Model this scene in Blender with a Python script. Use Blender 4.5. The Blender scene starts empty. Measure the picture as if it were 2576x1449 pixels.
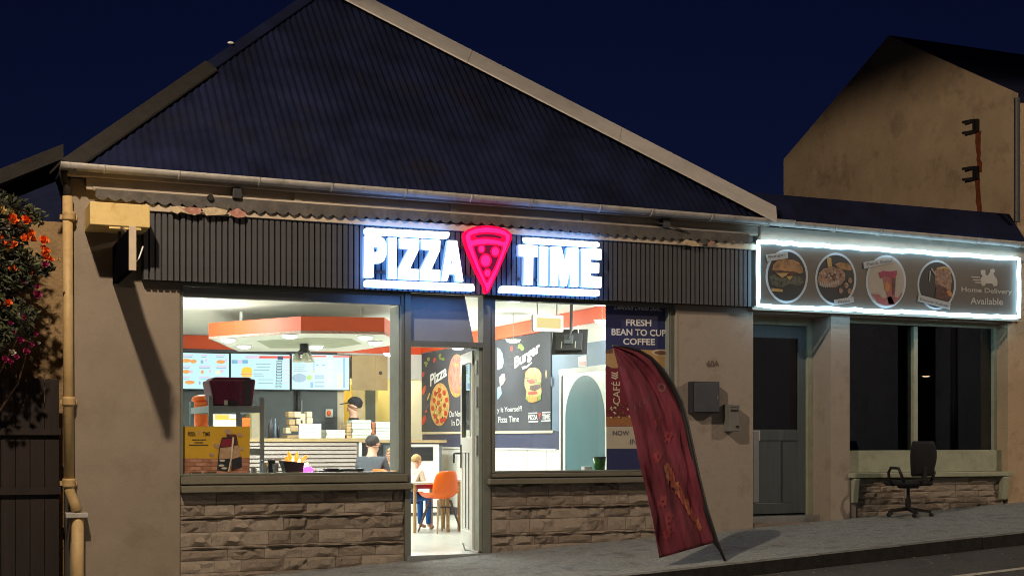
import bpy, math, random
from mathutils import Vector, Matrix
from mathutils.geometry import tessellate_polygon

R = math.radians
random.seed(7)
scene = bpy.context.scene
COL = scene.collection

# ------------------------------------------------------------------ camera
# Metres. The shop front is the plane y = 0, x runs to the right along the street, z is up from the shop floor.
PSI, FPX, VH, UC = R(23.0), 3391.0, 1103.0, 1288.0
CAM = Vector((0.0, -12.1, 1.12))
cam_data = bpy.data.cameras.new('camera')
cam = bpy.data.objects.new('camera', cam_data)
COL.objects.link(cam)
cam.location = CAM
cam.rotation_euler = (R(90), 0, -PSI)
cam_data.sensor_width = 36.0
cam_data.lens = 36.0 * FPX / 2576.0
cam_data.shift_y = (VH - 724.5) / 2576.0
cam_data.clip_end = 1000.0
scene.camera = cam

# ------------------------------------------------------------------ night sky
world = bpy.data.worlds.new('World')
scene.world = world
world.use_nodes = True
wn = world.node_tree
wn.nodes.clear()
w_out = wn.nodes.new('ShaderNodeOutputWorld')
w_bg = wn.nodes.new('ShaderNodeBackground')
w_sky = wn.nodes.new('ShaderNodeTexSky')
w_sky.sky_type = 'NISHITA'
w_sky.sun_disc = False
w_sky.sun_elevation = R(-3.0)
w_sky.sun_rotation = R(23)
w_tint = wn.nodes.new('ShaderNodeMix')
w_tint.data_type = 'RGBA'
w_tint.blend_type = 'MULTIPLY'
w_tint.inputs[0].default_value = 1.0
w_tint.inputs[7].default_value = (0.16, 0.235, 1.0, 1)
wn.links.new(w_sky.outputs[0], w_tint.inputs[6])
wn.links.new(w_tint.outputs[2], w_bg.inputs[0])
w_bg.inputs[1].default_value = 0.082
wn.links.new(w_bg.outputs[0], w_out.inputs[0])

vs = scene.view_settings
vs.view_transform = 'Standard'
vs.look = 'None'
vs.exposure = 0.18
vs.gamma = 1.0
vs.use_curve_mapping = False
scene.cycles.use_denoising = True
scene.cycles.filter_width = 1.0
scene.cycles.max_bounces = 7
scene.cycles.diffuse_bounces = 4
scene.cycles.glossy_bounces = 3
scene.cycles.transparent_max_bounces = 12
scene.cycles.sample_clamp_indirect = 4.0
scene.cycles.caustics_reflective = False
scene.cycles.caustics_refractive = False

# ------------------------------------------------------------------ measuring: a place in the photograph on a known plane
def ray(u, v):
    x, up = (u - UC) / FPX, (VH - v) / FPX
    return Vector((math.sin(PSI) + x * math.cos(PSI), math.cos(PSI) - x * math.sin(PSI), up))
def at(u, v, y=0.0):
    d = ray(u, v); t = (y - CAM.y) / d.y
    return CAM + d * t
def onx(u, v, x):
    d = ray(u, v); t = (x - CAM.x) / d.x
    return CAM + d * t
def onz(u, v, z):
    d = ray(u, v); t = (z - CAM.z) / d.z
    return CAM + d * t
def gz(x, y=0.0):                       # the pavement climbs to the right and falls to the kerb
    return -0.262 + 0.056 * x + 0.025 * y
def ong(u, v):
    d = ray(u, v)
    t = (gz(CAM.x, CAM.y) - CAM.z) / (d.z - 0.056 * d.x - 0.025 * d.y)
    return CAM + d * t
def zoom(x0, y0, s):                    # a picture detail's own pixels -> the full picture's
    k = 0.72441
    return lambda p: (x0 * k + p[0] * s * k, y0 * k + p[1] * s * k)

# ------------------------------------------------------------------ materials
MATS = {}
def mat(name, col, rough=0.6, var=0.12, scale=6.0, bump=0.0, bscale=60.0, metal=0.0, emit=None, estr=0.0, spec=0.5, stretch=None, dirt=None):
    if name in MATS: return MATS[name]
    m = bpy.data.materials.new(name); m.use_nodes = True
    nt = m.node_tree; b = nt.nodes['Principled BSDF']
    b.inputs['Roughness'].default_value = rough
    b.inputs['Metallic'].default_value = metal
    b.inputs['Specular IOR Level'].default_value = spec
    c = (*col, 1)
    tc = nt.nodes.new('ShaderNodeTexCoord')
    mp = nt.nodes.new('ShaderNodeMapping')
    nt.links.new(tc.outputs['Object'], mp.inputs[0])
    if stretch: mp.inputs['Scale'].default_value = stretch
    if var > 0:
        n = nt.nodes.new('ShaderNodeTexNoise'); n.inputs['Scale'].default_value = scale
        n.inputs['Detail'].default_value = 6; n.inputs['Roughness'].default_value = 0.65
        nt.links.new(mp.outputs[0], n.inputs['Vector'])
        r = nt.nodes.new('ShaderNodeValToRGB')
        r.color_ramp.elements[0].position = 0.3; r.color_ramp.elements[1].position = 0.72
        lo = tuple(max(0, x * (1 - var)) for x in col); hi = tuple(min(1, x * (1 + var)) for x in col)
        r.color_ramp.elements[0].color = (*lo, 1); r.color_ramp.elements[1].color = (*hi, 1)
        nt.links.new(n.outputs[0], r.inputs[0])
        last = r.outputs[0]
        if dirt:
            n2 = nt.nodes.new('ShaderNodeTexNoise'); n2.inputs['Scale'].default_value = dirt[1]
            n2.inputs['Detail'].default_value = 8; n2.inputs['Roughness'].default_value = 0.7
            nt.links.new(mp.outputs[0], n2.inputs['Vector'])
            r2 = nt.nodes.new('ShaderNodeValToRGB')
            r2.color_ramp.elements[0].position = 0.52; r2.color_ramp.elements[1].position = 0.75
            nt.links.new(n2.outputs[0], r2.inputs[0])
            mx = nt.nodes.new('ShaderNodeMix'); mx.data_type = 'RGBA'
            nt.links.new(r2.outputs[0], mx.inputs[0]); nt.links.new(last, mx.inputs[6])
            mx.inputs[7].default_value = (*dirt[0], 1)
            last = mx.outputs[2]
        nt.links.new(last, b.inputs['Base Color'])
    else:
        b.inputs['Base Color'].default_value = c
    if bump > 0:
        n = nt.nodes.new('ShaderNodeTexNoise'); n.inputs['Scale'].default_value = bscale
        n.inputs['Detail'].default_value = 5
        nt.links.new(mp.outputs[0], n.inputs['Vector'])
        bp = nt.nodes.new('ShaderNodeBump'); bp.inputs['Strength'].default_value = bump; bp.inputs['Distance'].default_value = 0.02
        nt.links.new(n.outputs[0], bp.inputs['Height']); nt.links.new(bp.outputs[0], b.inputs['Normal'])
    if emit:
        b.inputs['Emission Color'].default_value = (*emit, 1)
        b.inputs['Emission Strength'].default_value = estr
    MATS[name] = m
    return m
def glass(name, tint=(0.9, 0.95, 0.93), refl=1.0, rough=0.0):
    m = bpy.data.materials.new(name); m.use_nodes = True
    nt = m.node_tree; nt.nodes.clear()
    o = nt.nodes.new('ShaderNodeOutputMaterial'); mx = nt.nodes.new('ShaderNodeMixShader')
    t = nt.nodes.new('ShaderNodeBsdfTransparent'); g = nt.nodes.new('ShaderNodeBsdfGlossy'); f = nt.nodes.new('ShaderNodeFresnel')
    f.inputs[0].default_value = 1.45
    ml = nt.nodes.new('ShaderNodeMath'); ml.operation = 'MULTIPLY'; ml.inputs[1].default_value = refl
    t.inputs[0].default_value = (*tint, 1); g.inputs['Roughness'].default_value = rough
    nt.links.new(f.outputs[0], ml.inputs[0]); nt.links.new(ml.outputs[0], mx.inputs[0])
    nt.links.new(t.outputs[0], mx.inputs[1]); nt.links.new(g.outputs[0], mx.inputs[2]); nt.links.new(mx.outputs[0], o.inputs[0])
    return m
def glow(name, col, s):
    return mat(name, tuple(c * 0.15 for c in col), 0.4, var=0, emit=col, estr=s)

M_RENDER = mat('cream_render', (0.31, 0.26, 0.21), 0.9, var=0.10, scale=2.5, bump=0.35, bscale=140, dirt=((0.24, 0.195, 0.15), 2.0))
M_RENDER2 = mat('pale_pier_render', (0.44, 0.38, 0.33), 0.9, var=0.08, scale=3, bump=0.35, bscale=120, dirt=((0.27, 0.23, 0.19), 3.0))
M_GABLE = mat('brown_gable_render', (0.56, 0.42, 0.28), 0.95, var=0.16, scale=1.6, bump=0.5, bscale=50, dirt=((0.27, 0.19, 0.13), 2.2))
M_SIDEWALL = mat('brown_side_wall', (0.34, 0.23, 0.12), 0.95, var=0.3, scale=5, bump=0.6, bscale=40, dirt=((0.14, 0.09, 0.05), 5))
M_ROOF = mat('dark_corrugated_sheet', (0.010, 0.014, 0.046), 0.9, var=0.5, scale=2.0, bump=0.3, bscale=40, spec=0.15, dirt=((0.015, 0.014, 0.020), 1.3))  # blue glow above the sign is put into the sheet colour
M_HIP = mat('grey_hip_flashing', (0.60, 0.57, 0.55), 0.8, var=0.12, scale=5, bump=0.2, bscale=40)
M_HIPDARK = mat('dark_hip_flashing', (0.017, 0.015, 0.014), 0.9, var=0.3, scale=8, bump=0.5, bscale=30)  # nearly black flashing colour, far darker than the right hip's
M_GUTTER = mat('grey_gutter', (0.46, 0.44, 0.42), 0.5, var=0.2, scale=9, dirt=((0.2, 0.18, 0.15), 7))
M_BOARD = mat('beige_painted_board', (0.46, 0.40, 0.33), 0.75, var=0.14, scale=6, bump=0.15, bscale=30, stretch=(0.3, 1, 1), dirt=((0.28, 0.23, 0.18), 5))
M_STRIP = mat('cream_timber_strip', (0.60, 0.50, 0.38), 0.75, var=0.12, scale=8, bump=0.1, bscale=30)
M_SLAT = mat('charcoal_slat', (0.078, 0.080, 0.092), 0.55, var=0.2, scale=3, bump=0.1, bscale=70)
M_SLATBACK = mat('black_slat_backing', (0.02, 0.02, 0.022), 0.9, var=0.1)
M_FRAME = mat('grey_green_frame', (0.185, 0.20, 0.172), 0.5, var=0.12, scale=8, bump=0.08, bscale=60)
M_FRAMEIN = mat('lit_green_frame', (0.34, 0.38, 0.33), 0.5, var=0.1, scale=8)  # paler copy of the frame colour holds the shop light on the jambs
M_TRANSOM = mat('grey_transom_panel', (0.30, 0.32, 0.32), 0.45, var=0.1, scale=4)
M_SILL = mat('olive_sill', (0.20, 0.19, 0.145), 0.6, var=0.22, scale=9, bump=0.15, bscale=50, dirt=((0.11, 0.10, 0.08), 9))
M_SILL2 = mat('pale_olive_panel', (0.43, 0.46, 0.35), 0.6, var=0.12, scale=6, dirt=((0.28, 0.29, 0.21), 5))
M_STONE = mat('brown_split_stone', (0.60, 0.51, 0.43), 0.95, var=0.35, scale=14, bump=0.9, bscale=38)
M_STONE_B = mat('dark_split_stone', (0.47, 0.39, 0.325), 0.95, var=0.35, scale=14, bump=0.9, bscale=38)
M_MORTAR = mat('dark_mortar', (0.27, 0.22, 0.18), 1.0, var=0.25, scale=30, bump=0.5, bscale=90)
M_PAVE = mat('grey_pavement', (0.30, 0.32, 0.32), 0.92, var=0.45, scale=40, bump=0.7, bscale=160, dirt=((0.11, 0.115, 0.115), 5))
M_KERBFACE = mat('dark_kerb_face', (0.022, 0.021, 0.021), 0.9, var=0.5, scale=12, bump=0.5, bscale=60)  # all kerb sides set far darker than the top
M_KERB = mat('kerb_stone', (0.17, 0.17, 0.16), 0.9, var=0.3, scale=16, bump=0.5, bscale=70, dirt=((0.07, 0.07, 0.07), 5))
M_ROAD = mat('asphalt', (0.085, 0.086, 0.088), 0.85, var=0.45, scale=45, bump=0.8, bscale=220, dirt=((0.035, 0.035, 0.036), 3))
M_LINE = mat('worn_road_paint', (0.48, 0.46, 0.40), 0.85, var=0.4, scale=25, bump=0.3, bscale=200, dirt=((0.09, 0.09, 0.09), 12))
M_CREAM = mat('cream_metal', (0.80, 0.60, 0.25), 0.55, var=0.08, scale=6, dirt=((0.6, 0.38, 0.12), 8))
M_BLACK = mat('black_plastic', (0.016, 0.016, 0.018), 0.45, var=0.15, scale=10)
M_DARKM = mat('dark_metal', (0.04, 0.042, 0.05), 0.45, var=0.2, scale=10)
M_CHROME = mat('brushed_steel', (0.6, 0.62, 0.63), 0.3, var=0.1, scale=20, metal=0.9)
M_WHITE = mat('white_gloss_paint', (0.80, 0.82, 0.79), 0.35, var=0.04, scale=4)
M_WALLIN = mat('white_interior_wall', (0.76, 0.78, 0.74), 0.7, var=0.04, scale=2)
M_CEIL = mat('white_ceiling', (0.84, 0.86, 0.80), 0.8, var=0.04, scale=2)
M_SLATE = mat('slate_grey_wall', (0.115, 0.135, 0.15), 0.7, var=0.1, scale=3)
M_NAVY = mat('navy_wall', (0.055, 0.065, 0.13), 0.5, var=0.1, scale=3)
M_BLUEWALL = mat('blue_grey_wall', (0.15, 0.22, 0.32), 0.6, var=0.08, scale=3)
M_TEAL = mat('teal_arch', (0.06, 0.15, 0.18), 0.5, var=0.08, scale=3)
M_ORANGE = mat('orange_band', (0.74, 0.10, 0.03), 0.5, var=0.05, scale=3)
M_YELLOW = mat('yellow_kitchen_wall', (0.82, 0.68, 0.30), 0.6, var=0.06, scale=3)
M_TILE = mat('pale_floor_tile', (0.60, 0.63, 0.58), 0.3, var=0.06, scale=3)
M_WOOD = mat('light_wood', (0.42, 0.25, 0.11), 0.5, var=0.2, scale=10, stretch=(1, 1, 0.15))
M_WOODDK = mat('dark_wood', (0.12, 0.06, 0.035), 0.5, var=0.2, scale=10)
M_TAN = mat('tan_board', (0.40, 0.29, 0.15), 0.6, var=0.15, scale=4)
M_CHAIR = mat('orange_plastic', (0.92, 0.15, 0.012), 0.35, var=0.03, scale=3)
M_PIPE = mat('cream_pipe_paint', (0.54, 0.38, 0.18), 0.55, var=0.12, scale=9, dirt=((0.45, 0.28, 0.12), 12))
M_CARD = mat('brown_card', (0.50, 0.36, 0.20), 0.8, var=0.12, scale=12)
M_FOAM = mat('cream_foam', (0.72, 0.64, 0.48), 0.7, var=0.08, scale=12)
M_PAPER = mat('white_paper', (0.82, 0.85, 0.84), 0.7, var=0.02)
M_MINT = mat('pale_pizza_box', (0.66, 0.75, 0.69), 0.7, var=0.06, scale=5)
M_SKIN = mat('skin', (0.62, 0.36, 0.26), 0.5, var=0.06, scale=9)
M_HAIRDK = mat('dark_hair', (0.028, 0.022, 0.024), 0.6, var=0.3, scale=60, bump=0.6, bscale=150)
M_HAIRBL = mat('fair_hair', (0.46, 0.31, 0.13), 0.6, var=0.3, scale=60, bump=0.6, bscale=150)
G_SHOP = glass('shop_glass', (0.95, 0.97, 0.96), 0.8)
G_DARK = glass('dark_window_glass', (0.55, 0.6, 0.68), 1.3)

# ------------------------------------------------------------------ mesh building
class MB:
    def __init__(self): self.v, self.f, self.mi = [], [], []
    def add(self, vs, fs, mi=0):
        n = len(self.v); self.v += [tuple(p) for p in vs]
        self.f += [tuple(i + n for i in f) for f in fs]; self.mi += [mi] * len(fs); return self
    def box(self, x0, x1, y0, y1, z0, z1, mi=0):
        return self.add([(x0,y0,z0),(x1,y0,z0),(x1,y1,z0),(x0,y1,z0),(x0,y0,z1),(x1,y0,z1),(x1,y1,z1),(x0,y1,z1)],
                        [(0,3,2,1),(4,5,6,7),(0,1,5,4),(1,2,6,5),(2,3,7,6),(3,0,4,7)], mi)
    def hexa(self, b, t, mi=0):          # bottom four points, top four points
        return self.add(list(b) + list(t), [(3,2,1,0),(4,5,6,7),(0,1,5,4),(1,2,6,5),(2,3,7,6),(3,0,4,7)], mi)
    def bar(self, a, b, w, h=None, up=(0,0,1), mi=0):
        a, b = Vector(a), Vector(b); h = h or w
        d = (b - a).normalized(); up = Vector(up)
        if abs(d.dot(up)) > 0.98: up = Vector((0,1,0)) if abs(d.y) < 0.9 else Vector((1,0,0))
        s = d.cross(up).normalized() * w / 2; n = s.cross(d).normalized() * h / 2
        return self.hexa([a-s-n, a+s-n, a+s+n, a-s+n], [b-s-n, b+s-n, b+s+n, b-s+n], mi)
    def tube(self, pts, r, seg=10, mi=0, closed=False, caps=True):
        pts = [Vector(p) for p in pts]; n = len(pts); rr = r if isinstance(r, (list, tuple)) else [r] * n
        base = len(self.v); prev = None
        for i, p in enumerate(pts):
            if closed: d = pts[(i+1) % n] - pts[i-1]
            else: d = pts[min(i+1, n-1)] - pts[max(i-1, 0)]
            d.normalize()
            if prev is None:
                s = d.cross(Vector((0,0,1)))
                if s.length < 0.05: s = d.cross(Vector((1,0,0)))
            else:
                s = prev - d * prev.dot(d)
            s.normalize(); prev = s; q = d.cross(s)
            for k in range(seg):
                a = 2 * math.pi * k / seg
                self.v.append(tuple(p + (s * math.cos(a) + q * math.sin(a)) * rr[i]))
        m = n if closed else n - 1
        for i in range(m):
            j = (i + 1) % n
            for k in range(seg):
                k2 = (k + 1) % seg
                self.f.append((base+i*seg+k, base+i*seg+k2, base+j*seg+k2, base+j*seg+k)); self.mi.append(mi)
        if caps and not closed:
            self.f.append(tuple(base + k for k in range(seg))[::-1]); self.f.append(tuple(base+(n-1)*seg+k for k in range(seg))); self.mi += [mi, mi]
        return self
    def lathe(self, prof, c=(0,0,0), seg=20, axis='z', mi=0):
        base = len(self.v); c = Vector(c)
        for r, h in prof:
            for k in range(seg):
                a = 2*math.pi*k/seg; x, y = r*math.cos(a), r*math.sin(a)
                p = Vector((x,y,h)) if axis == 'z' else (Vector((x,h,y)) if axis == 'y' else Vector((h,x,y)))
                self.v.append(tuple(c + p))
        for i in range(len(prof)-1):
            for k in range(seg):
                k2 = (k+1) % seg
                self.f.append((base+i*seg+k, base+i*seg+k2, base+(i+1)*seg+k2, base+(i+1)*seg+k)); self.mi.append(mi)
        self.f.append(tuple(base+k for k in range(seg))[::-1]); self.f.append(tuple(base+(len(prof)-1)*seg+k for k in range(seg))); self.mi += [mi, mi]
        return self
    def ball(self, c, r, seg=12, rings=8, mi=0):
        r = r if isinstance(r, (tuple, list)) else (r, r, r); c = Vector(c); base = len(self.v)
        for i in range(rings+1):
            t = math.pi * (i / rings); t = min(max(t, 0.02), math.pi-0.02)
            for k in range(seg):
                a = 2*math.pi*k/seg
                self.v.append((c.x + r[0]*math.sin(t)*math.cos(a), c.y + r[1]*math.sin(t)*math.sin(a), c.z - r[2]*math.cos(t)))
        for i in range(rings):
            for k in range(seg):
                k2 = (k+1) % seg
                self.f.append((base+i*seg+k, base+i*seg+k2, base+(i+1)*seg+k2, base+(i+1)*seg+k)); self.mi.append(mi)
        self.f.append(tuple(base+k for k in range(seg))[::-1]); self.f.append(tuple(base+rings*seg+k for k in range(seg))); self.mi += [mi, mi]
        return self
    def slab(self, loops, off, mi_front=0, mi_side=0):   # closed outline(s) in space, given a thickness vector; outline side is the front
        off = Vector(off); loops = [[Vector(p) for p in l] for l in loops]
        tris = tessellate_polygon(loops); flat = [p for l in loops for p in l]; n = len(flat); base = len(self.v)
        self.v += [tuple(p) for p in flat] + [tuple(p + off) for p in flat]
        nrm = Vector((0,0,0))
        for t in tris: nrm += (flat[t[1]] - flat[t[0]]).cross(flat[t[2]] - flat[t[0]])
        for t in tris:
            fn = (flat[t[1]] - flat[t[0]]).cross(flat[t[2]] - flat[t[0]])
            t = tuple(t) if fn.dot(off) < 0 else tuple(t)[::-1]
            self.f.append(tuple(base+i for i in t)); self.mi.append(mi_front)
            self.f.append(tuple(base+n+i for i in t[::-1])); self.mi.append(mi_side)
        k = 0
        for l in loops:
            m = len(l)
            for i in range(m):
                j = (i+1) % m
                self.f.append((base+k+i, base+k+j, base+n+k+j, base+n+k+i)); self.mi.append(mi_side)
            k += m
        return self
    def mesh(self, name, mats, smooth=False):
        me = bpy.data.meshes.new(name); me.from_pydata(self.v, [], self.f)
        for m in (mats if isinstance(mats, (list, tuple)) else [mats]): me.materials.append(m)
        if len(me.materials) > 1: me.polygons.foreach_set('material_index', self.mi)
        if smooth: me.polygons.foreach_set('use_smooth', [True] * len(me.polygons))
        me.update(); return me
    def build(self, name, mats, parent=None, smooth=False, bevel=0.0, label=None):
        me = self.mesh(name, mats, smooth)
        o = bpy.data.objects.new(name, me); COL.objects.link(o); hang(o, parent)
        if bevel:
            b = o.modifiers.new('edge', 'BEVEL'); b.width = bevel; b.segments = 2; b.limit_method = 'ANGLE'
        if label: o['label'] = label
        return o
def hang(o, parent):                     # geometry is modelled in place: cancel the parent's own offset
    if parent is not None:
        o.parent = parent
        if parent.type == 'EMPTY': o.location = -Vector(parent.location)
def tag(o, label, cat, group=None, kind=None):
    o['label'] = label; o['category'] = cat
    if group: o['group'] = group
    if kind: o['kind'] = kind
    return o
def thing(name, label, cat, loc=(0,0,0), group=None):
    o = bpy.data.objects.new(name, None); COL.objects.link(o); o.location = loc; o.empty_display_size = 0.1
    return tag(o, label, cat, group)
def struct(o):
    o['kind'] = 'structure'; return o
def piece(name, me, parent, loc, scale=(1,1,1), rot=(0,0,0)):   # a copy that shares mesh data
    o = bpy.data.objects.new(name, me); COL.objects.link(o)
    o.parent = parent
    o.location = Vector(loc) - (Vector(parent.location) if parent.type == 'EMPTY' else Vector((0,0,0)))
    o.scale = scale; o.rotation_euler = rot
    return o
def plane(kind, val):                    # a flat surface that print lies on, and which way it faces
    if kind == 'f': return (lambda p: at(p[0], p[1], val)), Vector((0,1,0))
    return (lambda p: onx(p[0], p[1], val)), Vector((1,0,0))
def flat(name, pts, pl, m, parent, th=0.003, conv=None, holes=(), label=None):   # a flat printed or cut shape
    fn, nrm = pl
    cv = conv or (lambda p: p)
    loops = [[fn(cv(p)) for p in pts]] + [[fn(cv(p)) for p in h] for h in holes]
    return MB().slab(loops, nrm * th).build(name, m, parent, label=label)
def oval(cx, cy, rx, ry, n=28, tilt=0.0, a0=0.0, a1=360.0):
    out = []
    full = abs(a1 - a0) >= 360
    for i in range(n if full else n + 1):
        a = R(a0 + (a1 - a0) * i / n); x, y = rx * math.cos(a), ry * math.sin(a)
        out.append((cx + x * math.cos(tilt) - y * math.sin(tilt), cy + x * math.sin(tilt) + y * math.cos(tilt)))
    return out
def rect(x0, y0, x1, y1, s=0.0):         # s: how far the right end drops
    return [(x0, y0), (x1, y0 + s), (x1, y1 + s), (x0, y1)]
def letters(name, txt, bl, br, tl, pl, m, parent, conv=None, bold=0.0, th=0.002, shear=0.0):   # writing laid between three corners
    cu = bpy.data.curves.new('lettering', 'FONT'); cu.body = txt; cu.size = 1.0; cu.offset = bold; cu.shear = shear; cu.resolution_u = 3
    ob = bpy.data.objects.new('lettering', cu)
    me = bpy.data.meshes.new_from_object(ob)
    bpy.data.objects.remove(ob); bpy.data.curves.remove(cu)
    fn, nrm = pl; cv = conv or (lambda p: p)
    BL, BR, TL = fn(cv(bl)), fn(cv(br)), fn(cv(tl))
    xs = [v.co.x for v in me.vertices]; ys = [v.co.y for v in me.vertices]
    x0, x1, y0, y1 = min(xs), max(xs), min(ys), max(ys)
    for v in me.vertices:
        a, b = (v.co.x - x0) / (x1 - x0), (v.co.y - y0) / (y1 - y0)
        v.co = BL + (BR - BL) * a + (TL - BL) * b - nrm * th
    me.materials.clear(); me.materials.append(m)
    me.name = name
    o = bpy.data.objects.new(name, me); COL.objects.link(o); hang(o, parent)
    return o
def light(name, kind, loc, power, col, parent=None, radius=0.05, aim=None, spot=None, blend=0.25):
    l = bpy.data.lights.new(name, kind); l.energy = power; l.color = col
    if kind in ('POINT', 'SPOT'): l.shadow_soft_size = radius
    if kind == 'SPOT': l.spot_size = R(spot or 120); l.spot_blend = blend
    o = bpy.data.objects.new(name, l); COL.objects.link(o)
    if parent is not None: o.parent = parent; o.location = Vector(loc) - Vector(parent.location)
    else: o.location = loc
    if aim is not None: o.rotation_euler = (Vector(aim) - Vector(loc)).to_track_quat('-Z', 'Y').to_euler()
    return o
# ================================================================== ground, pavement, kerb, road
KY = -2.08
def sheet(name, m, x0, x1, y0, y1, dz, nx=1, ny=1):
    mb = MB(); vs, fs = [], []
    for j in range(ny + 1):
        for i in range(nx + 1):
            x, y = x0 + (x1-x0)*i/nx, y0 + (y1-y0)*j/ny
            vs.append((x, y, gz(x, y) + dz))
    for j in range(ny):
        for i in range(nx):
            a = j*(nx+1)+i; fs.append((a, a+1, a+nx+2, a+nx+1))
    return struct(mb.add(vs, fs).build(name, m))
sheet('ground', M_ROAD, -120, 160, -160, 120, -0.62)
sheet('road', M_ROAD, -90, 120, -60, KY - 0.12, -0.105, 8, 4)
pav = MB()
xa, xb = -30, 60
pav.hexa([(xa, KY, gz(xa, KY)-0.3), (xb, KY, gz(xb, KY)-0.3), (xb, 0.02, gz(xb, 0)-0.3), (xa, 0.02, gz(xa, 0)-0.3)],
         [(xa, KY, gz(xa, KY)), (xb, KY, gz(xb, KY)), (xb, 0.02, gz(xb, 0)), (xa, 0.02, gz(xa, 0))])
struct(pav.build('pavement', M_PAVE))
kerb = bpy.data.objects.new('kerb', None); COL.objects.link(kerb); kerb.location = (4, KY, 0); kerb['kind'] = 'structure'
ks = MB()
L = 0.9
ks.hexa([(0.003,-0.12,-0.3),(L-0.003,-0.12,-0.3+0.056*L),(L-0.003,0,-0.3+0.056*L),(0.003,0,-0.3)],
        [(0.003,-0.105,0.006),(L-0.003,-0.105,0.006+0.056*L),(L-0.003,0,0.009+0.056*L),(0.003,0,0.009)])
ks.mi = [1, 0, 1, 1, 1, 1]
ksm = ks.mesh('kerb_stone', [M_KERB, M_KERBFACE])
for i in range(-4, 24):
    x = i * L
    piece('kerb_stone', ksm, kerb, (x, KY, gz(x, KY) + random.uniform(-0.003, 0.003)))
rl = MB()
for (x0, x1) in ((5.6, 12.5),):
    n = 14
    vs, fs = [], []
    for i in range(n + 1):
        x = x0 + (x1-x0)*i/n; w = 0.05 + random.uniform(-0.006, 0.006)
        for y in (-3.30-w, -3.30+w): vs.append((x, y, gz(x, y) - 0.101))
    for i in range(n): fs.append((2*i, 2*i+2, 2*i+3, 2*i+1))
    rl.add(vs, fs)
struct(rl.build('road_marking', M_LINE))

# ================================================================== the takeaway with the corner roof
XL, XR = 1.03, 7.90
shop = thing('shop_building', 'single storey takeaway with hipped corrugated roof, charcoal slatted fascia and two lit windows', 'building', (4.4, 0, 0))
ZT = 3.35
# outer walls
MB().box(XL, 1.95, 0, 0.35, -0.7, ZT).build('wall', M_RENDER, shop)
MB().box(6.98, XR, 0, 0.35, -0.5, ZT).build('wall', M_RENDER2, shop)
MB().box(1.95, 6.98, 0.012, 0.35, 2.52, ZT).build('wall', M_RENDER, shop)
MB().box(XL, XL+0.25, 0.35, 9.8, -0.7, ZT).build('side_wall', M_RENDER, shop)
MB().box(7.35, XR, 0.35, 9.8, -0.5, ZT).build('side_wall', M_RENDER, shop)
MB().box(XL, XR, 9.8, 10.05, -0.5, ZT).build('back_wall', M_RENDER, shop)
MB().box(1.96, 6.97, 0.0, 0.04, 3.10, 3.26).build('backing_board', M_BOARD, shop)
# roof: front slope with real corrugations, hips either side
EZ, EX0, EX1, EY = 3.42, 0.95, 8.26, -0.16
AP = Vector((3.98, 2.50, 6.20)); APB = Vector((3.98, 7.4, 6.20))
def corr(p0, p1, ridge0, ridge1, name, pitch=0.075, amp=0.010):
    p0, p1, ridge0, ridge1 = map(Vector, (p0, p1, ridge0, ridge1))
    n = int((p1-p0).length / pitch) * 4
    nrm = (p1-p0).cross(ridge0-p0).normalized()
    if nrm.z < 0: nrm = -nrm
    vs, fs = [], []
    L = (p1-p0).length; d = (p1-p0)/L
    up = (ridge0-p0) - d*((ridge0-p0).dot(d)); a0 = (ridge0-p0).dot(d)/L; a1 = (ridge1-p0).dot(d)/L
    for i in range(n+1):
        t = i/n
        h = 1.0
        if t < a0: h = t/a0
        elif t > a1: h = (1-t)/(1-a1)
        q = nrm*amp*math.cos(2*math.pi*i/4.0)
        b = p0 + d*(t*L) + q
        for k in range(4): vs.append(b + up*h*k/3)
    for i in range(n):
        for k in range(3):
            a = i*4+k; fs.append((a, a+4, a+5, a+1))
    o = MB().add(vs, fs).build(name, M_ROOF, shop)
    sm = o.modifiers.new('thick', 'SOLIDIFY'); sm.thickness = 0.012
    return o
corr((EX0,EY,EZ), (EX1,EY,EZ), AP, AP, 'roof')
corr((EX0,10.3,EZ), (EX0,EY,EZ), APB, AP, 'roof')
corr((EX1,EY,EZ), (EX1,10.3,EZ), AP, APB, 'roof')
def capstrip(a, b, w, m, name, lift=0.03, n=1):
    a, b = Vector(a), Vector(b); d = (b-a).normalized(); s = d.cross(Vector((0,0,1))).normalized()
    for i in range(n):
        p, q = a + (b-a)*(i/n), a + (b-a)*((i+1)/n) - d*0.004
        mb = MB(); z = Vector((0,0,lift)); dz = Vector((0,0,0.10*w/0.15))
        mb.hexa([p-s*w-dz+z, q-s*w-dz+z, q+z, p+z], [p-s*w-dz+z*1.7, q-s*w-dz+z*1.7, q+z*1.9, p+z*1.9])
        mb.hexa([p+z, q+z, q+s*w-dz+z, p+s*w-dz+z], [p+z*1.9, q+z*1.9, q+s*w-dz+z*1.7, p+s*w-dz+z*1.7])
        mb.build(name, m, shop)
capstrip(Vector((EX1+0.02, EY-0.02, EZ-0.005)).lerp(AP, 0.035), AP, 0.30, M_HIP, 'hip_cap', n=3)
capstrip((EX0, EY, EZ), Vector((EX0,EY,EZ)).lerp(AP, 0.47), 0.14, M_HIPDARK, 'hip_cap', n=2)
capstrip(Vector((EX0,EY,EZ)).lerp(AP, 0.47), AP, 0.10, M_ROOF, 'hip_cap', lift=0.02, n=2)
capstrip(AP, APB, 0.12, M_HIPDARK, 'ridge_cap')
c = Vector((EX0,EY,EZ)).lerp(AP, 0.565)
MB().ball(c + Vector((0,-0.02,0.055)), (0.036, 0.03, 0.015), 10, 6).build('flashing_scrap', M_PAPER, shop, smooth=True, label='small pale scrap on the hip of the roof')
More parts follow.
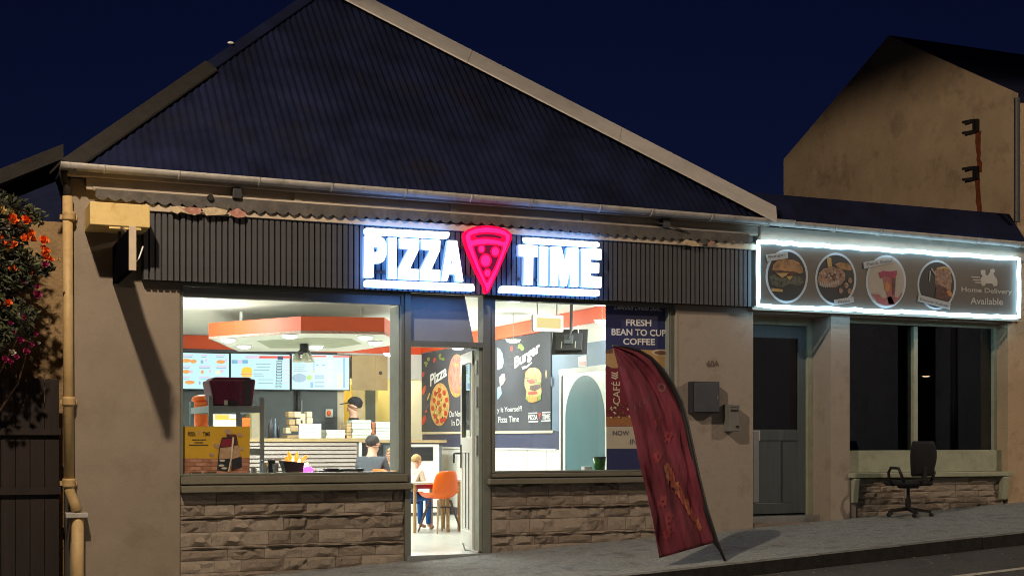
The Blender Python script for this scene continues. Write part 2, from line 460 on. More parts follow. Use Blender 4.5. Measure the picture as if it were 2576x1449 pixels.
# eaves: gutter with brackets, fascia board, soffit
def gutter(x0, x1, y, z, r, parent, m, brk, tilt=0.0):
    mb = MB(); n = 8; k = 24
    vs, fs = [], []
    for i in range(k+1):
        x = x0 + (x1-x0)*i/k; zz = z + tilt*(x-x0)
        for j in range(n+1):
            a = math.pi*j/n
            vs.append((x, y - r*math.cos(a), zz - r*math.sin(a)))
    for i in range(k):
        for j in range(n):
            a = i*(n+1)+j; fs.append((a, a+n+1, a+n+2, a+1))
    mb.add(vs, fs)
    o = mb.build('gutter', m, parent, smooth=True)
    s = o.modifiers.new('t', 'SOLIDIFY'); s.thickness = 0.005; s.offset = 0
    for xe in (x0, x1):
        mb2 = MB(); pts = [(xe, y - r*1.04*math.cos(math.pi*j/n), z + tilt*(xe-x0) - r*1.04*math.sin(math.pi*j/n)) for j in range(n+1)]
        mb2.slab([pts], (0.006 if xe == x0 else -0.006, 0, 0)).build('gutter_end', m, parent)
    for i in range(brk):
        x = x0 + (x1-x0)*(i+0.5)/brk + random.uniform(-0.05, 0.05); zz = z + tilt*(x-x0)
        mb3 = MB(); mb3.tube([(x, y - (r+0.006)*math.cos(math.pi*j/n), zz - (r+0.006)*math.sin(math.pi*j/n)) for j in range(n+1)] + [(x, y+r+0.05, zz+0.02)], 0.008, 6)
        mb3.build('gutter_bracket', m, parent)
    return o
gutter(0.93, 8.24, -0.225, 3.43, 0.057, shop, M_GUTTER, 11, -0.004)
MB().box(XL+0.12, XR, -0.10, -0.07, 3.245, 3.345).build('fascia_board', M_BOARD, shop, bevel=0.004)
MB().box(XL-0.05, XR+0.1, -0.165, -0.069, 3.346, 3.395).build('eaves_board', M_BOARD, shop)
MB().box(XL+0.12, XR, -0.069, -0.002, 3.28, 3.31).build('soffit', M_BOARD, shop)
for x in (2.95, 4.45, 5.85):
    MB().box(x, x+0.07, -0.12, -0.1005, 3.26, 3.344).build('eaves_block', M_BOARD, shop)
# slatted fascia
ZF0, ZF1 = 2.497, 3.088
fas = MB().box(1.62, 7.86, -0.085, -0.003, ZF0, ZF1).build('fascia', M_SLATBACK, shop)
sl = MB().box(-0.019, 0.019, -0.022, 0, 0, ZF1-ZF0-0.002).mesh('slat', M_SLAT)
x = 1.645
while x < 7.84:
    piece('slat', sl, fas, (x, -0.085, ZF0+0.001)); x += 0.0525
MB().box(1.62, 7.86, -0.128, 0.0, ZF1+0.002, ZF1+0.062).build('cream_strip', M_STRIP, shop, bevel=0.003)

# window openings ---------------------------------------------------------
def frame(name, x0, x1, z0, z1, y0, y1, w, m, parent, top=True, bottom=True, bw=None):
    mb = MB(); bw = bw or w
    mb.box(x0, x0+w, y0, y1, z0, z1); mb.box(x1-w, x1, y0, y1, z0, z1)
    if top: mb.box(x0+w, x1-w, y0, y1, z1-w, z1)
    if bottom: mb.box(x0+w, x1-w, y0, y1, z0, z0+bw)
    return mb.build(name, m, parent, bevel=0.004)
GY = 0.10
def window_part(name, x0, x1, z0, z1, parent, m, gl):
    w = MB().box(x0, x1, GY-0.003, GY+0.003, z0, z1).build('pane', gl, None)
    return w
w1 = frame('window', 1.952, 3.985+0.055, 0.79, 2.50, 0.02, 0.14, 0.03, M_FRAME, shop, bw=0.02)
MB().box(1.983, 4.01, GY, GY+0.006, 0.811, 2.379).build('pane', G_SHOP, w1)
MB().box(1.983, 4.009, 0.045, 0.12, 2.38, 2.468).build('transom_panel', M_TRANSOM, w1, bevel=0.004)
MB().box(4.0, 4.0085, GY-0.03, GY+0.24, 0.82, 2.375).build('inner_jamb', M_FRAMEIN, w1)
s1 = MB()
s1.hexa([(1.955,-0.075,0.645),(4.10,-0.075,0.645),(4.10,0.13,0.645),(1.955,0.13,0.645)], [(1.955,-0.075,0.70),(4.10,-0.075,0.70),(4.10,0.13,0.715),(1.955,0.13,0.715)])
s1.box(1.957, 4.06, -0.03, 0.13, 0.716, 0.788)
s1.build('sill', M_SILL, w1, bevel=0.005)
w2 = frame('window', 4.915, 6.96, 0.785, 2.52, 0.02, 0.14, 0.055, M_FRAME, shop, bw=0.02)
MB().box(4.971, 6.90, GY, GY+0.006, 0.806, 2.463).build('pane', G_SHOP, w2)
MB().box(6.89, 6.899, 0.02, 0.3, 0.81, 2.46).build('inner_jamb', M_FRAMEIN, w2)
s2 = MB(); s2.box(4.92, 6.96, -0.035, 0.13, 0.745, 0.783); s2.hexa([(4.87,-0.085,0.68),(7.02,-0.085,0.68),(7.02,0.13,0.68),(4.87,0.13,0.68)], [(4.87,-0.085,0.73),(7.02,-0.085,0.73),(7.02,0.13,0.743),(4.87,0.13,0.743)])
s2.build('sill', M_SILL, w2, bevel=0.005)
MB().box(6.962, 6.979, -0.012, 0.05, 0.745, 2.49).build('window_trim', M_BOARD, shop)

# shop door and its frame -------------------------------------------------
DX0, DX1 = 4.10, 4.835
dr = MB(); dr.box(4.042, DX0, 0.0, 0.15, -0.12, 2.50); dr.box(DX1, 4.913, 0.0, 0.15, -0.12, 2.50); dr.box(DX0, DX1, 0.0, 0.15, 1.995, 2.05)
door = dr.build('door', M_FRAME, shop, bevel=0.004, label='shop door standing open inwards')
MB().box(DX1-0.035, DX1-0.002, 0.03, 0.16, 0.03, 1.994).build('door_jamb', M_FRAMEIN, door, bevel=0.003)
for z0, z1 in ((0.95, 1.15), (1.42, 1.62), (1.74, 1.88)):
    MB().box(DX1-0.052, DX1-0.0351, 0.05, 0.075, z0, z1).build('hinge', M_CHROME, door)
MB().slab([[(DX0,0.06,2.051),(DX1-0.075,0.06,2.051),(DX1-0.17,0.06,2.499),(DX0,0.06,2.499)]], (0,0.03,0)).build('transom_light', M_TRANSOM, door, label='grey transom light tilted ajar over the door')
MB().box(DX0-0.05, DX1+0.07, -0.04, 0.30, -0.05, 0.018).build('threshold', M_CHROME, door)
MB().box(DX0-0.06, DX1+0.08, -0.10, 0.0, -0.35, -0.052).build('door_step', M_MORTAR, door)
# leaf: stiles and rails with a glazed upper half, boarded lower half; hinged at the far jamb
H = Vector((DX1-0.03, 0.16, 0)); E = Vector((4.955, 0.875, 0))
dd = (E-H).normalized(); dn = Vector((dd.y, -dd.x, 0))
W = (E-H).length
def leafbox(mb, s0, s1, z0, z1, t0, t1):
    P = lambda s, t: H + dd*s + dn*t
    a = [P(s0,t0), P(s1,t0), P(s1,t1), P(s0,t1)]
    mb.hexa([Vector((p.x,p.y,z0)) for p in a], [Vector((p.x,p.y,z1)) for p in a])
lf = MB()
for s0, s1 in ((0,0.10),(W-0.10,W)): leafbox(lf, s0, s1, 0.04, 1.98, -0.022, 0.022)
for z0, z1 in ((0.04,0.20),(0.98,1.13),(1.87,1.98)): leafbox(lf, 0.1, W-0.1, z0, z1, -0.022, 0.022)
leafbox(lf, 0.1, W-0.1, 0.2, 0.98, -0.012, 0.012)
leaf = lf.build('door_leaf', M_WHITE, door, bevel=0.004)
b = MB()
for s in (0.24, 0.43): leafbox(b, s, s+0.03, 0.22, 0.98, -0.018, 0.018)
b.build('moulding', M_DARKM, door)
g = MB(); leafbox(g, 0.101, W-0.101, 1.131, 1.869, -0.004, 0.004); g.build('door_glass', G_SHOP, door)
g = MB(); leafbox(g, W-0.125, W-0.101, 1.14, 1.86, -0.026, -0.02); leafbox(g, 0.101, 0.125, 1.14, 1.86, -0.026, -0.02); g.build('glazing_bead', M_FRAME, door)
hd = MB(); leafbox(hd, W-0.075, W-0.045, 0.82, 1.06, -0.034, -0.0225)
p = H + dd*(W-0.06) - dn*0.035 + Vector((0,0,0.97))
hd.tube([p, p - dn*0.05, p - dn*0.05 - dd*(-0.02), p - dn*0.05 + dd*0.09, p - dn*0.05 + dd*0.10 + Vector((0,0,-0.10))], 0.010, 8)
hd.build('handle', M_DARKM, door)
hk = MB(); q = H + dd*(W-0.2) - dn*0.03
hk.tube([(q.x, q.y, 0.06), (q.x-0.07, q.y-0.25, 0.012), (q.x-0.02, q.y-0.55, 0.008)], 0.007, 6); hk.build('door_stop', M_DARKM, door)

# split-stone panels below the windows -------------------------------------
def stone_mesh(seed):
    rnd = random.Random(seed); nx, nz = 6, 3; vs, fs = [], []
    for j in range(nz+1):
        for i in range(nx+1):
            e = i in (0, nx) or j in (0, nz)
            vs.append((i/nx + (0 if e else rnd.uniform(-.06,.06)), -rnd.uniform(0.0, 0.25) if e else -rnd.uniform(0.15, 1.15), j/nz + (0 if e else rnd.uniform(-.08,.08))))
    for i in range(nx+1):                      # the upper lip overhangs more
        k = 2*(nx+1)+i
        if 0 < i < nx: vs[k] = (vs[k][0], vs[k][1]*1.15, vs[k][2]+0.1)
    for j in range(nz):
        for i in range(nx):
            a = j*(nx+1)+i; fs.append((a, a+1, a+nx+2, a+nx+1))
    b0 = len(vs); vs += [(0,.8,0),(1,.8,0),(1,.8,1),(0,.8,1)]
    c = (0, nx, (nz+1)*(nx+1)-1, nz*(nx+1))
    fs += [(b0, b0+1, c[1], c[0]), (b0+1, b0+2, c[2], c[1]), (b0+2, b0+3, c[3], c[2]), (b0+3, b0, c[0], c[3])]
    return MB().add(vs, fs).mesh('stone', M_STONE if seed % 3 else M_STONE_B)
STONES = [stone_mesh(s) for s in range(9)]
def stone_panel(x0, x1, ztop, zbot, y, seed, crs=(0.115, 0.095, 0.030, 0.105, 0.118, 0.034, 0.09)):
    rnd = random.Random(seed)
    pn = MB().box(x0, x1, y+0.008, y+0.25, zbot-0.3, ztop).build('stone_panel', M_MORTAR, shop)
    z = ztop - 0.004; i = 0
    while z > zbot - 0.12:
        h = crs[i % len(crs)] * rnd.uniform(0.88, 1.12); xx = x0 + 0.004
        thin = crs[i % len(crs)] < 0.05
        while xx < x1 - 0.02:
            w = rnd.uniform(0.20, 0.42) * (1.0 if not thin else 1.25)
            if xx + w > x1 - 0.1: w = x1 - 0.004 - xx
            d = rnd.uniform(0.014, 0.034) if not thin else rnd.uniform(0.026, 0.042)
            piece('stone', rnd.choice(STONES), pn, (xx+0.003, y, z-h+0.004), (w-0.004, d, h-0.004))
            xx += w
        z -= h; i += 1
    return pn
stone_panel(1.952, 4.041, 0.643, gz(2.0), 0.03, 3)
stone_panel(4.915, 6.978, 0.678, gz(5.0)-0.02, 0.03, 11)
MB().box(4.0415, 4.10, 0.0, 0.15, -0.3, -0.1205).build('post_foot', M_MORTAR, shop)

# shop interior shell --------------------------------------------------------
CZ = 2.64
MB().box(1.28, 7.35, 0.15, 9.8, -0.2, 0.0).build('floor', M_TILE, shop)
MB().box(1.28, 7.35, 0.36, 9.8, CZ, CZ+0.1).build('ceiling', M_CEIL, shop)
MB().box(1.5, 1.6, 0.36, 9.78, 0.001, CZ-0.001).build('inner_wall', M_WALLIN, shop)
MB().box(7.0, 7.1, 0.36, 9.79, 0.001, CZ-0.001).build('inner_wall', M_WALLIN, shop)
MB().box(1.6, 5.62, 8.0, 8.1, 0.001, CZ-0.001).build('inner_wall', M_SLATE, shop)
MB().box(5.62, 5.72, 8.0, 8.1, 0.001, CZ-0.001).build('door_lining', M_FOAM, shop)
MB().box(5.72, 6.999, 8.0, 8.1, 2.05, CZ-0.001).build('lintel', M_WALLIN, shop)
MB().box(1.601, 6.999, 9.70, 9.79, 0.001, CZ-0.001).build('kitchen_wall', M_YELLOW, shop)
MB().box(5.62, 5.70, 8.11, 9.69, 0.001, CZ-0.001).build('kitchen_wall', M_YELLOW, shop)
# orange cornice band
MB().box(1.6, 6.98, 7.965, 7.999, 2.44, 2.635).build('orange_cornice', M_ORANGE, shop)
MB().box(6.965, 6.999, 0.37, 7.964, 2.465, 2.635).build('orange_cornice', M_ORANGE, shop)
# wainscot boards, navy band and skirting on the side wall
y = 0.9
wp = MB().box(-0.012, 0, 0.006, 0.584, 0, 0.87).mesh('panel', M_WHITE)
while y < 7.6:
    piece('panel', wp, shop, (6.999, y, 0.115)); y += 0.59
MB().box(6.99, 6.9995, 0.9, 7.98, 0.985, 1.215).build('navy_band', M_NAVY, shop)
MB().box(6.982, 6.9995, 0.9, 7.98, 0.0, 0.11).build('skirting', M_NAVY, shop)
MB().box(6.97, 6.999, 2.95, 7.98, 0.975, 0.995).build('dado_rail', M_WHITE, shop)
MB().box(6.975, 6.999, 3.05, 7.98, 1.19, 1.222).build('picture_rail', M_FOAM, shop)
# blue-grey wall with an arched door
MB().box(6.985, 6.998, 0.37, 3.09, 1.22, 2.24).build('blue_wall', M_BLUEWALL, shop)
ad = MB(); ad.box(6.95, 6.985, 1.45, 2.80, 0.0, 1.96); arch = ad.build('arched_door', M_WHITE, shop, label='white panel door with a teal arch')
MB().box(6.944, 6.9495, 1.45, 2.80, 1.90, 1.96).build('door_rail', M_WALLIN, arch)
MB().box(6.943, 6.9495, 2.70, 2.745, 0.0, 1.88).build('gap_shade_strip', M_DARKM, arch)  # dark strip on the door face stands for shade in a gap
pts = [(6.946, 1.58, 0.05), (6.946, 2.62, 0.05), (6.946, 2.62, 1.36)] + [(6.946, 2.10+0.52*math.cos(R(a)), 1.36+0.50*math.sin(R(a))) for a in range(10, 180, 10)] + [(6.946, 1.58, 1.36)]
MB().slab([pts], (0.0035, 0, 0)).build('arch_panel', M_TEAL, arch)
# hanging ceiling raft with orange edge
rp = [onz(525, 853, 2.30), onz(757, 838, 2.30), onz(967, 841, 2.30), onz(1010, 866, 2.30), onz(880, 884, 2.30), onz(600, 884, 2.30)]
rf = MB(); rf.slab([[p for p in rp]], (0, 0, 0.03)).build('ceiling_raft', M_CEIL, shop)
raft_edge = MB()
for i in range(6):
    a, b2 = rp[i], rp[(i+1) % 6]
    d = (b2-a).normalized(); nn = Vector((d.y, -d.x, 0)) * 0.02
    raft_edge.hexa([a, b2, b2-nn, a-nn], [p + Vector((0,0,0.19)) for p in (a, b2, b2-nn, a-nn)])
raft_edge.build('raft_edge', M_ORANGE, shop)
cx = sum((p for p in rp), Vector()) / 6
MB().slab([[cx + (p-cx)*0.55 - Vector((0,0,0.004)) for p in rp]], (0, 0, 0.003)).build('raft_recess', M_SILL2, shop)
for k in (0, 2, 4):
    p = cx + (rp[k]-cx)*0.7; MB().bar(p + Vector((0,0,0.03)), (p.x, p.y, CZ), 0.03).build('raft_hanger', M_WHITE, shop)

# ================================================================== the smaller shop on the right
shop2 = thing('small_shop', 'closed dark shop unit with half glazed door and wide window, beside the takeaway', 'building', (9.6, 0, 0.25))
PX0, PX1, SX1 = 8.89, 9.14, 11.36
MB().box(PX0, PX1, 0, 0.40, -0.3, 2.60).build('wall', M_RENDER2, shop2)
MB().box(7.92, 11.5, 0.02, 0.40, 2.45, 3.36).build('wall', M_RENDER2, shop2)
MB().box(SX1, 11.498, 0.0, 0.40, -0.3, 2.449).build('wall', M_GABLE, shop2)
MB().box(7.92, 11.498, 4.4, 4.6, 0, 3.3).build('back_wall', M_RENDER2, shop2)
MB().box(7.92, 11.498, 0.41, 4.39, 0.2, 0.27).build('floor', M_DARKM, shop2)
MB().box(7.92, 11.498, 0.41, 4.39, 2.7, 2.8).build('ceiling', M_SLATE, shop2)
prof = [(-0.12,3.42),(0.12,3.74),(2.5,3.90),(4.7,4.3),(4.7,3.36),(-0.12,3.36)]
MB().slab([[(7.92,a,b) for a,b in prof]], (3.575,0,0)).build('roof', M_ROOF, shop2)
gutter(7.84, 11.62, -0.20, 3.40, 0.055, shop2, M_GUTTER, 6, -0.012)
MB().box(7.91, 11.6, -0.13, 0.018, 3.17, 3.34).build('fascia_board', M_BOARD, shop2, bevel=0.004)
MB().box(7.84, 11.45, -0.08, 0.018, 2.47, 3.169).build('sign_backing', M_BOARD, shop2)
# door
d2 = MB(); d2.box(7.921, 8.0, 0.33, 0.43, 0.22, 2.449); d2.box(8.82, 8.889, 0.33, 0.43, 0.22, 2.449); d2.box(8.0, 8.82, 0.33, 0.43, 2.36, 2.449)
door2 = d2.build('door', M_SILL2, shop2, bevel=0.004)
lf = MB(); lf.box(8.002, 8.10, 0.36, 0.40, 0.30, 2.358); lf.box(8.72, 8.818, 0.36, 0.40, 0.30, 2.358); lf.box(8.10, 8.72, 0.36, 0.40, 2.22, 2.358); lf.box(8.10, 8.72, 0.36, 0.40, 0.30, 0.42); lf.box(8.10, 8.72, 0.36, 0.40, 1.10, 1.22); lf.box(8.10, 8.72, 0.372, 0.39, 0.42, 1.10)
M_DOOR2 = mat('slate_blue_door', (0.14, 0.17, 0.185), 0.4, var=0.12, scale=6, stretch=(4, 1, 0.4))
lf.build('door_leaf', M_DOOR2, door2, bevel=0.004)
MB().box(8.101, 8.719, 0.376, 0.382, 1.221, 2.219).build('door_glass', G_DARK, door2)
MB().box(8.13, 8.20, 0.345, 0.3595, 0.43, 1.20).build('push_plate', M_CHROME, door2)
MB().box(8.11, 8.22, 0.352, 0.3592, 1.10, 1.21).build('lock_plate', M_PAPER, door2)
MB().tube([(8.045,0.352,1.45),(8.045,0.31,1.45),(8.045,0.31,1.25),(8.045,0.352,1.25)], 0.012, 8).build('handle', M_DARKM, door2)
MB().box(7.921, 8.889, 0.20, 0.46, 0.10, 0.285).build('threshold', M_CHROME, door2)
MB().box(7.921, 8.889, 0.0, 0.1995, 0.0, 0.215).build('door_step', M_MORTAR, door2)
# window
w3 = frame('window', PX1+0.001, SX1-0.001, 0.99, 2.449, 0.17, 0.26, 0.05, M_SILL2, shop2, top=True, bottom=False)
MB().box(PX1+0.051, SX1-0.051, 0.215, 0.221, 0.99, 2.398).build('pane', G_DARK, w3)
MB().box(10.145, 10.205, 0.165, 0.255, 0.99, 2.39).build('mullion', M_SILL2, w3, bevel=0.004)
MB().box(PX1+0.001, SX1-0.001, 0.10, 0.30, 0.745, 0.989).build('apron_panel', M_SILL2, w3, bevel=0.004)
MB().box(PX1-0.02, SX1+0.03, -0.04, 0.30, 0.690, 0.743).build('sill', M_SILL2, w3, bevel=0.008)
for x in (PX1+0.02, SX1-0.10):
    MB().hexa([(x,-0.02,0.42),(x+0.08,-0.02,0.42),(x+0.08,0.05,0.42),(x,0.05,0.42)], [(x,-0.055,0.684),(x+0.08,-0.055,0.684),(x+0.08,0.05,0.684),(x,0.05,0.684)]).build('sill_bracket', M_SILL2, w3, bevel=0.01)
sp3 = stone_panel(PX1+0.1, SX1-0.02, 0.684, gz(9.2), 0.05, 23, crs=(0.075, 0.07, 0.08, 0.07))
sp3.parent = shop2; sp3.location = -Vector(shop2.location)
MB().box(PX1, PX1+0.1, 0.02, 0.3, -0.3, 0.684).build('wall_return', M_RENDER2, shop2)
# furnishings dimly seen behind the dark glass
MB().box(9.3, 11.2, 1.9, 2.5, 0.27, 1.15).build('inner_counter', M_SLATE, shop2)

# ================================================================== taller house with the gable
house = thing('gable_house', 'tall rendered house with a blank brown gable rising above the small shop', 'building', (13, 2, 0.4))
GX = 11.5
gp = [(GX,0.0,-0.3),(GX,4.7,-0.3),(GX,4.7,5.25),(GX,2.3,6.42),(GX,0.0,5.12)]
MB().slab([gp], (5.0,0,0)).build('wall', M_GABLE, house)
def slope(a, b, name):
    a, b = Vector(a), Vector(b)
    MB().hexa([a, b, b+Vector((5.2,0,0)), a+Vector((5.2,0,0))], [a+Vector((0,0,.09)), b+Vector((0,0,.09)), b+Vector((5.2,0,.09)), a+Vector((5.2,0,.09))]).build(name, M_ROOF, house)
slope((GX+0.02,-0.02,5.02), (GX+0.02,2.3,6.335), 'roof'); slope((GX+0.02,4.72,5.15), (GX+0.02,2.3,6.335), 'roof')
MB().tube([(GX-0.045,-0.045,5.05),(GX-0.045,-0.045,3.62)], 0.035, 10).build('downpipe', M_DARKM, house)
rust = mat('rust_stain', (0.20, 0.05, 0.018), 0.95, var=0.35, scale=12, bump=0.3, bscale=60)
for (u, v, L) in ((2457, 318, 0.50), (2457, 436, 0.62)):
    p = onx(u, v, GX); k = 0.0047
    # flat iron staple: upright with two arms that stand off the wall
    mb = MB(); mb.box(GX-0.05, GX-0.002, p.y-0.05, p.y+0.02, p.z-0.075, p.z+0.075)
    mb.bar((GX-0.03, p.y, p.z+0.07), (GX-0.06, p.y+0.17, p.z+0.075), 0.04, 0.028); mb.bar((GX-0.03, p.y, p.z-0.065), (GX-0.06, p.y+0.17, p.z-0.055), 0.04, 0.028)
    mb.build('pipe_bracket', M_BLACK, house)
    rnd = random.Random(int(v)); z = p.z-0.07; pl_, pr_ = [], []
    n = 9
    for i in range(n+1):
        w = 0.05*(1-0.3*i/n)*rnd.uniform(.7,1.2); yy = p.y - 0.02 - 0.03*i/n + rnd.uniform(-.012,.012)
        pl_.append((GX-0.0025, yy-w, z-L*i/n)); pr_.append((GX-0.0025, yy+w, z-L*i/n))
    MB().slab([pl_ + pr_[::-1]], (0.0015,0,0)).build('rust_streak', rust, house)

# ================================================================== outhouse and fence on the left
side = thing('side_building', 'dark low outhouse set back left of the takeaway', 'building', (0.0, 0.6, -0.2))
MB().box(-3.0, 1.02, 0.55, 0.8, -0.8, 3.05).build('wall', M_SIDEWALL, side)
a, b = onx(0, 470, 0.0), None
pA, pB = at(-20, 462, 0.5), at(175, 372, 0.5)
MB().hexa([(pA.x-2, 0.35, pA.z-1.05), (1.0, 0.35, pB.z-0.13), (1.0, 3.5, pB.z-0.13), (pA.x-2, 3.5, pA.z-1.05)],
          [(pA.x-2, 0.35, pA.z-0.93), (1.0, 0.35, pB.z), (1.0, 3.5, pB.z), (pA.x-2, 3.5, pA.z-0.93)]).build('roof', M_HIPDARK, side)
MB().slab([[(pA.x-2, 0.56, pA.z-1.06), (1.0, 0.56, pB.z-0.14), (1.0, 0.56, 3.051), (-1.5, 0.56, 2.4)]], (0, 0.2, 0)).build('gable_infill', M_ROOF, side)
M_FENCE = mat('dark_fence_board', (0.026, 0.018, 0.017), 0.85, var=0.3, scale=8, stretch=(1,1,0.15), bump=0.3, bscale=40)
fence = thing('fence', 'dark upright plank fence beside the downpipe, below the flowers', 'fence', (0.5, 0.2, -0.3))
x = -0.6; k = 0
while x < 0.95:
    MB().box(x, x+0.115, 0.24, 0.262, -0.9, at(90, 955, 0.24).z + random.uniform(-0.03,0.03)).build('plank', M_FENCE, fence, bevel=0.003); x += 0.12
for v in (1085, 1235):
    z = at(60, v, 0.2).z; MB().box(-0.6, 0.97, 0.205, 0.2395, z-0.03, z+0.03).build('rail', M_FENCE, fence)
# ================================================================== street lamps (out of frame; one shows as a reflection)
def street_lamp(x, y, hx, hy, hz, label, power=0, col=(1.0, 0.79, 0.56), cone=150):
    base = gz(x, y) - 0.1 if y < KY else gz(x, y)
    t = thing('street_lamp', label, 'street lamp', (x, y, base))
    MB().tube([(x,y,base),(x,y,base+1.2),(x,y,hz-0.5),(x+(hx-x)*0.12,y+(hy-y)*0.12,hz-0.1),(hx,hy,hz+0.08)], [0.09,0.075,0.05,0.04,0.035], 12).build('pole', M_DARKM, t, smooth=True)
    d = Vector((hx-x, hy-y, 0)).normalized(); h = Vector((hx,hy,hz))
    MB().ball(h + d*0.1 + Vector((0,0,0.09)), (0.32,0.32,0.09), 16, 8).build('lamp_head', M_DARKM, t, smooth=True)
    MB().lathe([(0.20,0.0),(0.18,-0.03),(0.08,-0.05)], h + d*0.1 + Vector((0,0,0.02)), 16).build('lamp_lens', glow('sodium_lens', (1.0,0.62,0.28), 14.0), t, smooth=True)
    if power:
        light('lamp_light', 'SPOT', h + d*0.1 + Vector((0,0,-0.06)), power, col, t, 0.11, aim=h + d*0.1 + Vector((0,0,-3)), spot=cone, blend=0.07)
    return t
street_lamp(-1.5, -5.2, -0.1, -4.75, 6.7, 'tall street lamp across from the cream box, shining on the shop front', 1950, cone=175.5)
street_lamp(19.0, -9.2, 17.5, -8.2, 7.6, 'tall street lamp further up the road on the far kerb', 2100, (1.0, 0.76, 0.54), 160)
street_lamp(50.2, -49.0, 50.8, -48.0, 4.6, 'distant street lamp mirrored in the dark window', 0)

# ================================================================== illuminated shop sign PIZZA (slice) TIME
SY = -0.215
sign = thing('shop_sign', 'illuminated white channel letters PIZZA TIME around a red neon pizza slice', 'sign', (4.8, -0.11, 2.55))
G_LET = mat('letter_face_white', (0.9,0.9,0.9), 0.4, var=0, emit=(1.0,1.0,0.96), estr=1.6)
G_HALO = mat('letter_halo_blue', (0.3,0.35,0.5), 0.5, var=0, emit=(0.13,0.36,1.0), estr=7.0)
G_SIDE = mat('letter_side_blue', (0.3,0.35,0.5), 0.5, var=0, emit=(0.16,0.40,1.0), estr=0.9)
G_BARS = mat('light_bar_side_blue', (0.3,0.35,0.5), 0.5, var=0, emit=(0.15,0.36,1.0), estr=9.0)
cs = zoom(1200, 720, 960/2576)
psign = plane('f', SY)
def rounded(pts, r=9):
    out = []; n = len(pts)
    for i in range(n):
        a, b, c = Vector(pts[i-1]), Vector(pts[i]), Vector(pts[(i+1) % n])
        da, dc = (a-b), (c-b); ra = min(r, da.length*0.4); rc = min(r, dc.length*0.4)
        p, q = b + da.normalized()*ra, b + dc.normalized()*rc
        out += [tuple(p), tuple((p+q)*0.25 + b*0.5), tuple(q)]
    return out
def channel(name, pts, holes=(), r=9, side=None):
    fn, nrm = psign
    loops = [[fn(cs(p)) for p in rounded(pts, r)]] + [[fn(cs(p)) for p in h] for h in holes]
    mb = MB().slab(loops, (0, 0.055, 0), 0, 1); y0 = loops[0][0].y + 0.05
    mb.mi = [0 if m == 0 else (2 if all(mb.v[i][1] > y0 for i in f) else 1) for m, f in zip(mb.mi, mb.f)]
    return mb.build(name, [G_LET, side or G_SIDE, G_HALO], sign)
LET = {
 'P': ([(172,265),(320,268),(365,295),(386,345),(386,440),(360,500),(318,525),(262,525),(262,656),(165,655)], [[(266,368),(288,374),(300,395),(290,416),(266,420)]]),
 'I': ([(392,278),(482,284),(480,668),(392,662)], []),
 'Z': ([(500,285),(690,295),(687,395),(602,572),(690,578),(686,679),(488,668),(490,570),(585,390),(500,385)], []),
 'Z2': ([(700,296),(888,306),(885,400),(802,578),(887,582),(885,687),(693,678),(695,575),(785,402),(700,392)], []),
 'A': ([(950,306),(1042,310),(1103,694),(1030,690),(1018,625),(966,622),(946,688),(888,683)], [[(990,468),(998,526),(981,526)]]),
 'T': ([(1610,345),(1796,355),(1796,465),(1752,462),(1749,724),(1659,720),(1660,460),(1610,456)], []),
 'I2': ([(1805,360),(1892,366),(1890,732),(1803,726)], []),
 'M': ([(1906,366),(2012,370),(2043,500),(2068,372),(2176,380),(2174,742),(2095,738),(2090,600),(2062,738),(2004,735),(1982,580),(1978,735),(1908,730)], []),
 'E': ([(2195,382),(2390,390),(2390,492),(2285,486),(2285,512),(2368,518),(2366,614),(2285,610),(2285,640),(2391,648),(2388,753),(2195,742)], []),
}
for k in LET:
    o_, h_ = LET[k]; xs = [p[0] for p in o_]; cx0 = (min(xs)+max(xs))/2; q_ = 1 - 7.0/(max(xs)-min(xs))
    channel('letter', [(cx0+(p[0]-cx0)*q_, p[1]) for p in o_], [[(p[0]+3*(1 if p[0] > 285 else -1) if k == 'P' else p[0], p[1]) for p in h] for h in h_])
for pts in ([(184,190),(978,232),(958,293),(184,250)], [(184,674),(1196,712),(1208,782),(184,740)], [(1660,278),(2367,325),(2367,375),(1682,332)], [(1456,728),(2370,770),(2370,829),(1434,792)]):
    channel('light_bar', pts, r=18, side=G_BARS)
# standoffs and dark mounting rails that hold the letters off the slats
for zz in (2.66, 2.93):
    MB().box(at(922,650,-0.13).x, at(1190,650,-0.13).x, -0.15, -0.108, zz-0.012, zz+0.012).build('mount_rail', M_DARKM, sign)
    MB().box(at(1300,650,-0.13).x, at(1512,650,-0.13).x, -0.15, -0.108, zz-0.012, zz+0.012).build('mount_rail', M_DARKM, sign)
G_RED = mat('neon_red', (0.2,0.0,0.02), 0.4, var=0, emit=(1.0,0.0,0.055), estr=1.05)
G_PINK = mat('neon_pink', (0.2,0.01,0.08), 0.4, var=0, emit=(0.76,0.022,0.29), estr=1.0)
G_DKRED = mat('neon_backing_red', (0.10,0.005,0.03), 0.5, var=0, emit=(0.22,0.0,0.06), estr=0.5)
outer = [(1105,262),(1112,232),(1140,208),(1200,182),(1310,168),(1420,180),(1500,205),(1540,240),(1552,270),(1548,305),(1430,590),(1345,780),(1325,802),(1306,798),(1299,775),(1300,742),(1225,600),(1140,400),(1110,300)]
inner = [(1122,262),(1150,225),(1220,200),(1312,190),(1405,198),(1480,220),(1530,258),(1530,300),(1430,555),(1332,775),(1318,782),(1310,740),(1225,560),(1145,370),(1125,295)]
def sl_flat(name, pts, yy, m, th=0.012):
    fn, nrm = plane('f', yy); return MB().slab([[fn(cs(p)) for p in pts]], (0, th, 0)).build(name, m, slice_)
slice_ = MB().slab([[psign[0](cs(p)) for p in outer]], (0, 0.07, 0)).build('pizza_slice', G_RED, sign, label='red and pink neon pizza slice')
sl_flat('slice_face', inner, SY-0.014, G_PINK)
